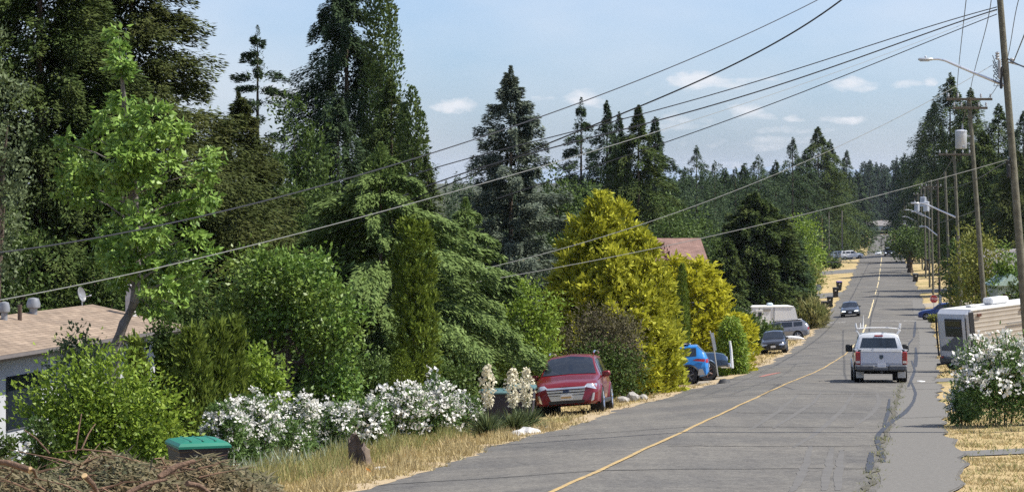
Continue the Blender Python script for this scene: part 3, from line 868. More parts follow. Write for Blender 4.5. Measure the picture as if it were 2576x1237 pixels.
    def face(s, quad, sign, off=.012, nx=8, nz_=3, th=.02):
        """plate that hugs the front or back; quad = (x,z) lower-left, lower-right, upper-right, upper-left"""
        m = MB(); V = []; Fc = []
        for j in range(nz_ + 1):
            for i in range(nx + 1):
                u, v = i / nx, j / nz_
                x = (quad[0][0] * (1 - u) + quad[1][0] * u) * (1 - v) + (quad[3][0] * (1 - u) + quad[2][0] * u) * v
                z = (quad[0][1] * (1 - u) + quad[1][1] * u) * (1 - v) + (quad[3][1] * (1 - u) + quad[2][1] * u) * v
                V.append(Vector((x, s.end(x, z, sign) + sign * off, z)))
        w = nx + 1; nv = len(V)
        V += [p - Vector((0, sign * th, 0)) for p in V]
        for j in range(nz_):
            for i in range(nx):
                q = (j * w + i, j * w + i + 1, (j + 1) * w + i + 1, (j + 1) * w + i)
                Fc.append(q); Fc.append(tuple(k + nv for k in reversed(q)))
        edge = [i for i in range(w)] + [j * w + nx for j in range(1, nz_ + 1)] + [nz_ * w + i for i in range(nx - 1, -1, -1)] + [j * w for j in range(nz_ - 1, 0, -1)]
        for a, b in zip(edge, edge[1:] + edge[:1]): Fc.append((a, b, b + nv, a + nv))
        return m.add(V, Fc)

def wheel(parent, x, y, r, w, rim_m=None, spokes=5, name='wheel'):
    sg = 1 if x > 0 else -1
    M = Matrix.Translation((x, y, r)) @ Matrix.Rotation(math.pi / 2 * sg, 4, 'Y')
    h = w / 2
    e = bpy.data.objects.new(name, None); COL.objects.link(e); e.parent = parent
    MB().lathe([(r * .60, -h), (r * .93, -h), (r, -h * .7), (r, h * .7), (r * .93, h), (r * .66, h), (r * .62, h * .8)], 28, M).build('tyre', black_rubber, e, True)
    m = MB().lathe([(r * .63, h * .3), (r * .66, h * .9), (r * .61, h * .95), (r * .56, h * .45), (r * .18, h * .6), (r * .15, h * .85), (.001, h * .85)], 28, M)
    m.build('rim', rim_m or alloy, e, True)
    sp = MB()
    for k in range(spokes):
        a = 2 * math.pi * k / spokes
        sp.tube([M @ Vector((r * .14 * math.cos(a), r * .14 * math.sin(a), h * .78)), M @ Vector((r * .62 * math.cos(a), r * .62 * math.sin(a), h * .86))], [r * .085, r * .06], 6)
    sp.build('spokes', rim_m or alloy, e, True)
    return e
def wells(root, B, wheels, rw, wm):
    for w in wheels:
        for sg in (-1, 1):
            M = Matrix.Translation((sg * (wm - .33), w, rw)) @ Matrix.Rotation(math.pi / 2 * sg, 4, 'Y')
            MB().lathe([(rw * 1.2, -.02), (rw * 1.2, .28), (rw * 1.17, .28), (rw * 1.17, 0), (.01, 0)], 24, M).build('wheel_well', dark_under, root)
def arches(root, B, wheels, rw, m_, flare=.035, arch=1.14):
    for w in wheels:
        for sg in (-1, 1):
            pts = []
            for i in range(19):
                a = math.radians(-18 + 216 * i / 18)
                y = w + math.cos(a) * rw * (arch + .03); z = rw + math.sin(a) * rw * (arch + .03)
                z = max(z, B.at(y)[1] + .02)
                pts.append((sg * (max(B.half(y, z), B.at(w)[3] * .95) - .005), y, z))
            MB().tube(pts, flare, 6).build('wheel_arch', m_, root, True)
def mirrors(root, x, y, z, m_, s=(.22, .12, .16), sides=(-1, 1)):
    for sg in sides:
        e = MB().box((sg * (x + s[0] / 2), y, z), s, bev=.04)
        e.tube([(sg * (x - .06), y, z - s[2] * .45), (sg * (x + .06), y, z - s[2] * .3)], .025, 6)
        o = e.build('wing_mirror', m_, root, True)
def handles(root, B, ys, z, m_):
    for y in ys:
        for sg in (-1, 1):
            MB().box((sg * (B.half(y, z) + .012), y, z), (.03, .17, .03), bev=.01).build('door_handle', m_, root)

# ---- dark red sport utility vehicle parked on the verge
m_red = mat('deep_red_paint', (.165, .006, .011), .3, .06, 2, metal=.15, spec=.45, coat=.6)
def red_suv():
    o = empty('parked_car', (0, 0, 0), 'dark red SUV with chrome bar grille, parked on the verge facing the camera', 'car')
    B = Body([(-2.33, .42, .70, .70, .95, .70, 1.10, .60), (-2.26, .36, .72, .86, 1.02, .80, 1.40, .60), (-2.10, .32, .74, .92, 1.06, .86, 1.60, .62), (-1.5, .27, .76, .955, 1.06, .90, 1.67, .66),
              (-.3, .26, .74, .965, 1.05, .92, 1.70, .67), (.30, .26, .74, .965, 1.04, .92, 1.655, .66), (.62, .26, .74, .965, 1.035, .92, 1.48, .70), (1.16, .26, .74, .965, 1.05, .91, 1.10, .84),
              (1.45, .27, .73, .965, 1.00, .90, 1.045, .82), (1.95, .28, .72, .95, .93, .86, .975, .76), (2.22, .30, .68, .90, .84, .80, .90, .70), (2.33, .33, .60, .78, .75, .66, .80, .58)])
    wy, rw = (1.42, -1.40), .375
    B.skin(wy, rw).build('body', m_red, o, True)
    wells(o, B, wy, rw, .965); arches(o, B, wy, rw, m_red, .03)
    B.pane(.40, 1.10, 5.35, 7, 0, y0b=.34, y1b=1.12).build('windshield', glass, o, True)
    B.pane(-2.24, -2.12, 5.3, 7, 0, y0b=-2.26, y1b=-2.1).build('rear_window', glass, o, True)
    for sg in (-1, 1):
        B.pane(-.25, .82, 4.12, 4.9, sg, y1b=.42).build('side_window', glass, o, True)
        B.pane(-1.28, -.33, 4.12, 4.9, sg).build('side_window', glass, o, True)
        B.pane(-2.0, -1.36, 4.15, 4.88, sg, y0b=-1.86).build('side_window', glass, o, True)
        MB().tube([(sg * .64, -1.75, 1.70), (sg * .65, -1.6, 1.755), (sg * .66, -.2, 1.775), (sg * .65, -.0, 1.71)], .022, 6).build('roof_rail', chrome, o, True)
        B.face([(sg * .50, .80), (sg * .86, .70), (sg * .88, .86), (sg * .60, .875)], 1, .012).build('headlight', lamp_clear, o, True)
        B.face([(sg * .70, .36), (sg * .78, .40), (sg * .82, .60), (sg * .76, .60)], 1, .012, 3, 3).build('fog_lamp', lamp_clear, o, True)
        B.face([(sg * .55, .90), (sg * .83, .92), (sg * .83, 1.10), (sg * .62, 1.12)], -1, .012).build('tail_light', lamp_red, o, True)
        MB().box((sg * .955, 0, .33), (.05, 2.0, .12), bev=.02).build('sill', black_plastic, o)
        for y in (wy): wheel(o, sg * .87, y, rw, .24, chrome)
    g = B.face([(-.46, .46), (.46, .46), (.56, .80), (-.56, .80)], 1, .004, 10, 4); gr = g.build('grille', black_plastic, o, True)
    for z0, z1, w0, w1 in ((.745, .80, .55, .57), (.665, .715, .53, .55), (.585, .635, .51, .53), (.43, .565, .44, .50)):
        B.face([(-w0, z0), (w0, z0), (w1, z1), (-w1, z1)], 1, .030, 10, 2, .03).build('grille_bar', mat('sky_sheen_grey', (.62, .64, .68), .25, .04, metal=.6, spec=.8), gr, True)  # light grey, less metallic, stands for bright sky mirrored in the chrome
    B.face([(-.085, .655), (.085, .655), (.085, .725), (-.085, .725)], 1, .05, 4, 3).build('badge', mat('dark_blue_badge', (.03, .05, .12), .3), gr, True)
    B.face([(-.165, .455), (.165, .455), (.165, .60), (-.165, .60)], 1, .055, 3, 2).build('licence_plate', plate_white, o)
    B.face([(-.15, .485), (.15, .485), (.15, .545), (-.15, .545)], 1, .058, 3, 2).build('plate_markings', mat('plate_ochre', (.50, .33, .16), .5, .4, 30), o)
    B.face([(-.50, .34), (.50, .34), (.52, .425), (-.52, .425)], 1, .012, 10, 2).build('air_intake', black_plastic, o, True)
    B.face([(-.72, .255), (.72, .255), (.74, .335), (-.74, .335)], 1, .020, 10, 2).build('bumper_lip', black_plastic, o, True)
    mirrors(o, .93, .78, 1.10, m_red, (.24, .13, .17))
    handles(o, B, (.1, -.95), .98, m_red)
    MB().tube([(.34, 1.13, 1.12), (-.1, 1.02, 1.19)], .012, 5).tube([(-.30, 1.13, 1.12), (-.70, 1.02, 1.17)], .012, 5).build('wiper', black_plastic, o)
    MB().box((-.70, .93, 1.19), (.05, .20, .02)).build('paper_on_dash', white_paint, o) if False else None
    return o
t_ = 7.0
o = red_suv()
put(o, px_at(1428, 75) + 2.33 * math.sin(math.radians(t_)), 77.2, 180 + t_, .0, 2.8)

# ---- white pickup with roof rack driving away
m_truck = mat('white_truck_paint', (.66, .68, .71), .22, .03, 2, spec=.6, coat=.8)
def pickup():
    o = empty('pickup_truck', (0, 0, 0), 'white crew cab pickup with roof rack driving away along the road', 'pickup truck')
    wy, rw = (1.85, -1.72), .40
    B = Body([(-.52, .50, .85, 1.00, 1.22, .97, 1.24, .90), (-.50, .50, .85, 1.00, 1.24, .97, 1.80, .74), (-.42, .46, .84, 1.005, 1.24, .97, 1.90, .745), (.9, .44, .84, 1.01, 1.23, .97, 1.93, .75),
              (1.02, .44, .84, 1.01, 1.225, .97, 1.88, .75), (1.72, .44, .84, 1.01, 1.22, .96, 1.26, .90), (2.3, .46, .82, 1.0, 1.14, .93, 1.19, .82), (2.80, .48, .8, .98, 1.02, .9, 1.09, .76), (2.95, .5, .76, .86, .92, .78, .98, .66)])
    B.skin((wy[0],), rw).build('cab', m_truck, o, True)
    wells(o, B, wy, rw, 1.0); arches(o, B, (wy[0],), rw, m_truck, .04)
    # bed with walls, tailgate and cover
    bd = MB()
    for sg in (-1, 1):
        seg = []
        for i in range(15):                        # wheel opening in the bed side
            a = math.pi * i / 14
            seg.append((sg * .985, wy[1] - math.cos(a) * rw * 1.2, rw + math.sin(a) * rw * 1.18))
        poly = [(sg * .985, -2.86, .58), (sg * .985, wy[1] - rw * 1.2, .52)] + seg[1:-1] + [(sg * .985, wy[1] + rw * 1.2, .50), (sg * .985, -.55, .48), (sg * .985, -.55, 1.26), (sg * .985, -2.86, 1.25)]
        bd.prism(poly, (-sg * .09, 0, 0))
        bd.box((sg * .955, -1.7, 1.265), (.13, 2.30, .03), bev=.01)
    bd.box((0, -.60, .85), (1.8, .06, .78)); bd.box((0, -1.7, .64), (1.8, 2.2, .06))
    bd.build('bed', m_truck, o, False)
    MB().box((0, -1.66, 1.285), (1.72, 2.16, .03), bev=.012).build('bed_cover', mat('grey_vinyl', (.30, .32, .36), .5), o)
    tg = MB().box((0, -2.885, .935), (1.60, .07, .62), bev=.02)
    tgo = tg.build('tailgate', mat('silver_white_tailgate', (.60, .62, .68), .25, .03, spec=.6, coat=.6), o)
    MB().box((0, -2.895, 1.225), (1.58, .11, .06), bev=.02).build('spoiler', m_truck, tgo)
    MB().box((0, -2.924, .74), (1.5, .02, .022)).build('crease', mat('crease_shade', (.18, .19, .21), .5), tgo)  # dark bar paints the shade line along the tailgate fold
    # emblem: a shield split by a cross
    em = MB().prism([(-.07, -2.925, 1.07), (.07, -2.925, 1.07), (.075, -2.925, .96), (.0, -2.925, .90), (-.075, -2.925, .96)], (0, -.012, 0)); em.build('emblem', mat('dark_emblem', (.06, .08, .10), .3, metal=.5), tgo)
    for sg in (-1, 1):
        MB().box((sg * .895, -2.885, .95), (.19, .08, .48), bev=.02).build('tail_light', lamp_red, o)
        MB().box((sg * .895, -2.93, .80), (.15, .012, .09)).build('reverse_lamp', lamp_clear, o)
        MB().box((sg * .80, -2.28, .30), (.30, .02, .24), bev=.005).build('mud_flap', off_white, o)
        B.pane(-.28, .62, 4.12, 4.88, sg).build('side_window', glass, o, True)
        B.pane(.70, 1.50, 4.15, 4.88, sg, y1b=1.05).build('side_window', glass, o, True)
        for y in wy: wheel(o, sg * .89, y, rw, .27, alloy)
    B.face([(-.74, 1.32), (.74, 1.32), (.64, 1.72), (-.64, 1.72)], -1, .014, 8, 4).build('rear_window', glass, o, True)
    for x in (-.28, .30):
        MB().box((x, -.30, 1.50), (.30, .12, .34), bev=.06).build('headrest', mat('tan_seat', (.33, .27, .21), .8), o) if False else None
    B.pane(1.06, 1.68, 5.35, 7, 0).build('windshield', glass, o, True)
    MB().box((0, -.50, 1.80), (.34, .05, .06), bev=.015).build('brake_lamp', lamp_red, o)
    bp = MB().box((-.62, -2.98, .58), (.72, .20, .22), bev=.05).box((.62, -2.98, .58), (.72, .20, .22), bev=.05).box((0, -2.97, .54), (.56, .16, .14), bev=.03)
    bp.build('bumper', mat('dark_grey_bumper', (.11, .115, .125), .4, metal=.3), o)
    MB().box((0, -3.00, .66), (.32, .02, .17), bev=.005).build('licence_plate', plate_white, o)
    un = MB().box((0, -2.2, .42), (1.1, 1.2, .16)).tube([(-.9, wy[1], .40), (.9, wy[1], .40)], .07, 8).box((0, -.2, .40), (1.5, 3.6, .14)).tube([(.55, -2.9, .38), (.55, -1.9, .40)], .035, 8)
    un.build('underframe', dark_under, o)
    MB().box((0, -2.98, .40), (.10, .22, .08), bev=.01).build('tow_hitch', black_plastic, o)
    # rack over the cab
    rk = MB()
    for y in (-.30, .55):
        rk.tube([(-.86, y, 1.96), (-.84, y, 2.08), (-.4, y, 2.12), (0, y, 2.125), (.4, y, 2.12), (.84, y, 2.08), (.86, y, 1.96)], .024, 6)
        for sg in (-1, 1):
            rk.tube([(sg * .83, y, 2.08), (sg * .86, y, 2.10), (sg * .88, y, 2.30)], [.03, .03, .022], 6)
            rk.tube([(sg * .84, y, 1.99), (sg * .76, y, 1.86)], .03, 6)
    for sg in (-1, 1): rk.tube([(sg * .80, -.32, 2.085), (sg * .80, .57, 2.085)], .025, 6)
    rk.build('roof_rack', white_paint, o, True)
    MB().tube([(-.62, -.2, 2.10), (-.60, -.2, 2.30), (-.58, -.2, 2.62)], [.045, .03, .012], 6).tube([(-.70, .1, 2.1), (-.70, .1, 2.30)], [.04, .025], 6).build('antenna', off_white, o, True)
    mirrors(o, .98, 1.10, 1.30, black_plastic, (.28, .14, .30))
    handles(o, B, (.0, .78), 1.12, m_truck)
    return o
o = pickup(); t_ = 5.6
put(o, px_at(2218, 97.5) + 2.95 * math.sin(math.radians(t_)), 97.5 + 2.93, t_, .03, 3.6); o.scale = (.96, .96, .96)

# ---- generic smaller cars
def small_car(label, paint, L=4.4, Wd=1.78, H=1.45, kind='sedan', lights_on=False, trim=None, name='parked_car', group=None, rw=.32, plate_front=True, arch_m=None, roof_m=None):
    o = empty(name, (0, 0, 0), label, 'car', group)
    h, w = L / 2, Wd / 2
    bz = H * .62
    if kind == 'sedan':
        st = [(-h, .36, .6, w * .72, .80, w * .70, .86, w * .62), (-h + .10, .30, .62, w * .92, .90, w * .84, .95, w * .74), (-h + .75, .24, .62, w, bz + .06, w * .93, bz + .09, w * .80),
              (-h + 1.35, .22, .62, w, bz + .03, w * .94, H - .03, w * .66), (-.1, .21, .62, w, bz, w * .95, H, w * .68), (.32, .21, .62, w, bz, w * .95, H - .05, w * .68),
              (1.05, .21, .62, w, bz - .02, w * .93, bz + .04, w * .84), (h - .55, .22, .6, w * .99, bz - .12, w * .9, bz - .06, w * .78), (h - .14, .26, .56, w * .9, .66, w * .8, .72, w * .7), (h, .30, .50, w * .70, .56, w * .62, .62, w * .54)]
    elif kind == 'hatch':
        st = [(-h, .36, .6, w * .75, .82, w * .74, .95, w * .60), (-h + .08, .30, .62, w * .93, bz, w * .85, bz + .18, w * .66), (-h + .5, .24, .62, w, bz + .04, w * .92, H - .03, w * .68),
              (-.2, .21, .62, w, bz, w * .95, H, w * .70), (.25, .21, .62, w, bz, w * .95, H - .05, w * .70), (.95, .21, .62, w, bz - .02, w * .93, bz + .04, w * .84),
              (h - .45, .22, .6, w * .99, bz - .12, w * .9, bz - .05, w * .78), (h - .12, .26, .56, w * .9, .68, w * .8, .75, w * .7), (h, .30, .50, w * .70, .56, w * .62, .64, w * .54)]
    else:  # wagon or SUV
        st = [(-h, .40, .68, w * .76, .92, w * .76, 1.05, w * .66), (-h + .10, .33, .72, w * .94, bz, w * .86, bz + .24, w * .70), (-h + .42, .28, .74, w, bz + .05, w * .92, H - .05, w * .70),
              (-.3, .25, .72, w, bz + .01, w * .95, H, w * .72), (.35, .25, .72, w, bz, w * .95, H - .05, w * .72), (1.05, .25, .72, w, bz - .01, w * .93, bz + .05, w * .86),
              (h - .5, .27, .70, w * .99, bz - .09, w * .9, bz - .03, w * .80), (h - .12, .30, .64, w * .92, .80, w * .82, .86, w * .74), (h, .34, .58, w * .76, .66, w * .68, .74, w * .60)]
    B = Body(st); wy = (h - .86, -h + .84)
    body = B.skin(wy, rw).build('body', paint, o, True)
    wells(o, B, wy, rw, w); arches(o, B, wy, rw, arch_m or paint, .025 if not arch_m else .05)
    yr = {'sedan': (.36, 1.0, -h + 1.30, -h + .80), 'hatch': (.30, .90, -h + .46, -h + .10), 'suv': (.40, 1.0, -h + .40, -h + .12)}[kind]
    B.pane(yr[0], yr[1], 5.35, 7, 0).build('windshield', glass, o, True)
    B.pane(yr[3], yr[2], 5.4, 7, 0).build('rear_window', glass, o, True)
    yb = yr[2] + .12
    for sg in (-1, 1):
        B.pane(-.28, .72, 4.12, 4.9, sg, y1b=.38).build('side_window', glass, o, True)
        B.pane(max(yb, -1.15), -.36, 4.12, 4.9, sg).build('side_window', glass, o, True)
        if kind == 'suv': B.pane(-h + .45, -1.25, 4.15, 4.88, sg).build('side_window', glass, o, True)
        zt = B.at(h - .1)[4]
        hl = MATS.get('lit_lamp')
        B.face([(sg * w * .42, zt - .11), (sg * w * .84, zt - .12), (sg * w * .86, zt - .01), (sg * w * .50, zt - .02)], 1, .012, 6, 2).build('headlight', lit_lamp if lights_on else lamp_clear, o, True)
        zb_ = B.at(-h + .1)[4]
        B.face([(sg * w * .50, zb_ - .18), (sg * w * .88, zb_ - .18), (sg * w * .88, zb_ - .02), (sg * w * .56, zb_ - .02)], -1, .012, 6, 2).build('tail_light', lamp_red, o, True)
        for y in wy: wheel(o, sg * (w - .10), y, rw, .21, trim or alloy)
        if kind == 'suv': MB().tube([(sg * w * .66, -h + .7, H + .01), (sg * w * .68, -h + .85, H + .06), (sg * w * .68, .1, H + .06), (sg * w * .66, .25, H - .01)], .02, 6).build('roof_rail', roof_m or black_plastic, o, True)
    B.face([(-w * .52, .34), (w * .52, .34), (w * .58, .52), (-w * .58, .52)], 1, .012, 8, 2).build('grille', black_plastic, o, True)
    B.face([(-w * .40, .58 if kind == 'suv' else .545), (w * .40, .58 if kind == 'suv' else .545), (w * .40, .64 if kind == 'suv' else .575), (-w * .40, .64 if kind == 'suv' else .575)], 1, .012, 8, 2).build('upper_grille', black_plastic, o, True)
    if plate_front: B.face([(-.16, .40), (.16, .40), (.16, .54), (-.16, .54)], 1, .03, 3, 2).build('licence_plate', plate_white, o)
    B.face([(-.16, .66), (.16, .66), (.16, .80), (-.16, .80)], -1, .03, 3, 2).build('licence_plate', plate_white, o)
    B.face([(-w * .7, .33), (w * .7, .33), (w * .76, .46), (-w * .76, .46)], -1, .02, 8, 2).build('bumper', black_plastic, o, True)
    mirrors(o, w * .96, .72, bz + .05, paint, (.17, .09, .13))
    handles(o, B, (-.1, -.95), bz - .09, paint)
    return o, B
def lamp_material(name, col, strength):
    m = bpy.data.materials.new(name); m.use_nodes = True
    p = m.node_tree.nodes['Principled BSDF']
    p.inputs['Base Color'].default_value = (.8, .8, .82, 1); p.inputs['Emission Color'].default_value = col + (1,); p.inputs['Emission Strength'].default_value = strength
    return m
lit_lamp = lamp_material('lit_lamp', (.85, .93, 1.0), 1.5)

# oncoming dark sedan, headlights on
o, B = small_car('dark blue grey sedan with headlights on coming up the road', mat('slate_paint', (.065, .078, .095), .22, .05, 2, metal=.4, coat=.9), 4.75, 1.84, 1.42, 'sedan', True, name='moving_car')
put(o, px_at(2147, 254), 256, 188.2, .03)
# black hatchback nose on at the verge
o, B = small_car('black hatchback with white front plate parked on dry grass facing the camera', mat('black_paint', (.017, .018, .021), .25, .05, 2, coat=.8), 4.2, 1.68, 1.44, 'hatch')
put(o, px_at(1953, 170), 171, 187.5, .02)
# silver grey wagon seen from the side by the trailer
m_wag = mat('silver_grey_paint', (.24, .25, .28), .26, .05, 2, metal=.3, coat=.8)
o, B = small_car('silver grey wagon with white roof, side on beside the white trailer', m_wag, 4.7, 1.82, 1.52, 'suv', arch_m=None, roof_m=alloy, rw=.35)
MB().box((0, -.75, 1.535), (1.26, 2.2, .03), bev=.012).build('roof', white_paint, o)
put(o, px_at(1962, 198), 199, -82, .02)
# bright blue compact SUV, tail to the road
m_sky = mat('bright_blue_paint', (.020, .20, .56), .26, .06, 2, coat=.8)
o, B = small_car('bright blue compact SUV parked in the driveway with its tail towards the road', m_sky, 4.5, 1.85, 1.68, 'suv', arch_m=black_plastic, rw=.37, roof_m=black_plastic, trim=mat('grey_alloy', (.20, .19, .185), .4, .1, metal=.7))
MB().box((0, -.6, 1.70), (1.22, 1.9, .03), bev=.012).build('roof', white_paint, o)  # white panel on the blue roof, standing for the sun's glare on it
MB().box((0, 0, .40), (1.875, 2.6, .16), bev=.04).build('lower_cladding', black_plastic, o)
for sg in (-1, 1):
    MB().prism([(sg * .86, -2.16, 1.02), (sg * .915, -1.80, 1.06), (sg * .925, -1.62, 1.00), (sg * .90, -2.12, .90)], (sg * .03, 0, 0)).build('tail_light', lamp_red, o)
    MB().prism([(sg * .885, -2.02, .62), (sg * .93, -1.86, .62), (sg * .925, -1.80, .36), (sg * .875, -2.10, .36)], (sg * .03, 0, 0)).build('bumper_corner', mat('grey_trim', (.3, .29, .27), .5), o)
put(o, px_at(1778, 112) - 2.15, 111.5, -84, .02)
# dark blue pickup / large SUV nose to the road behind it
m_navy = mat('navy_paint', (.045, .085, .15), .24, .06, 2, metal=.3, coat=.8)
def navy_truck():
    o = empty('pickup_truck', (0, 0, 0), 'dark blue pickup with big tyres parked behind the bright blue SUV, nose to the road', 'pickup truck')
    B = Body([(-2.8, .62, .95, .95, 1.20, .95, 1.26, .86), (-.8, .55, .9, .97, 1.28, .94, 1.31, .86), (-.72, .55, .9, .97, 1.28, .94, 1.82, .74), (.5, .55, .9, .97, 1.27, .94, 1.86, .75), (.7, .55, .9, .97, 1.26, .94, 1.80, .75),
              (1.35, .55, .9, .97, 1.26, .94, 1.30, .88), (2.2, .56, .9, .97, 1.20, .93, 1.25, .86), (2.55, .58, .88, .96, 1.12, .92, 1.17, .84), (2.72, .60, .82, .88, .98, .84, 1.02, .76)])
    wy, rw = (1.72, -1.62), .43
    B.skin(wy, rw).build('body', m_navy, o, True); wells(o, B, wy, rw, .97); arches(o, B, wy, rw, m_navy, .05)
    B.pane(.74, 1.30, 5.35, 7, 0).build('windshield', glass, o, True)
    for sg in (-1, 1):
        B.pane(-.62, .02, 4.12, 4.88, sg).build('side_window', glass, o, True)
        B.pane(.08, 1.08, 4.12, 4.88, sg, y1b=.72).build('side_window', glass, o, True)
        B.face([(sg * .55, .86), (sg * .88, .86), (sg * .86, 1.04), (sg * .52, 1.04)], 1, .015).build('headlight', lamp_clear, o, True)
        MB().box((sg * .72, 2.76, .62), (.22, .04, .14), bev=.01).build('fog_lamp', lamp_clear, o)
        MB().box((sg * .90, 2.44, .95), (.06, .22, .2), bev=.02).build('side_marker', lamp_clear, o)
        for y in wy: wheel(o, sg * .88, y, rw, .28, mat('bronze_alloy', (.16, .10, .085), .4, .1, metal=.6), 6)
        MB().box((sg * .96, 0, .50), (.10, 2.3, .08), bev=.02).build('side_step', black_plastic, o)
    g = B.face([(-.50, .70), (.50, .70), (.50, 1.02), (-.50, 1.02)], 1, .012).build('grille', black_plastic, o, True)
    for z in (.76, .85, .94): B.face([(-.48, z - .02), (.48, z - .02), (.48, z + .02), (-.48, z + .02)], 1, .03).build('grille_bar', chrome, g, True)
    MB().box((0, 2.76, .62), (1.86, .18, .22), bev=.05).build('bumper', chrome, o)
    mirrors(o, .94, .95, 1.32, m_navy, (.2, .12, .2)); handles(o, B, (-.45, .2), 1.14, m_navy)
    return o
o = navy_truck()
put(o, px_at(1828, 118) - 2.72, 118, 84, .0)
# deep blue car on the cross street
o, B = small_car('deep blue car waiting on the side street by the stop sign', mat('deep_blue_paint', (.015, .045, .20), .24, .06, 2, coat=.8), 4.5, 1.8, 1.5, 'hatch')
put(o, px_at(2374, 240), 240, -68, .02)
# vehicles far along the road
m_fw = mat('far_white_paint', (.72, .73, .74), .3, .03, 2, coat=.5)
for i, (px, d, th, kind, lab, m_) in enumerate((
        (2120, 519, 80, 'suv', 'white SUV side on at the far crossroads, left of two', m_fw),
        (2142, 516, 85, 'suv', 'white car parked side on at the far crossroads, right of two', m_fw),
        (2236, 521, 188, 'suv', 'dark car with bright headlamps waiting at the crest of the road', mat('black_paint', (.017, .018, .021))),
        (2252, 640, 186, 'hatch', 'small white car beyond the crest of the road', m_fw),
        (2210, 740, 190, 'hatch', 'small white car farthest along the road', m_fw),
        (2250, 760, 10, 'suv', 'pale car parked beyond the crest under the street trees', mat('pale_grey_paint', (.5, .5, .52), .3, .05)),
        (2235, 900, 10, 'suv', 'pale vehicle on the distant hill road', m_fw))):
    o, B = small_car(lab, m_, 4.6, 1.85, 1.68 if kind == 'suv' else 1.5, kind, lights_on=(i == 2), group='distant cars', name='distant_car')
    put(o, px_at(px, d), d, th, .05)

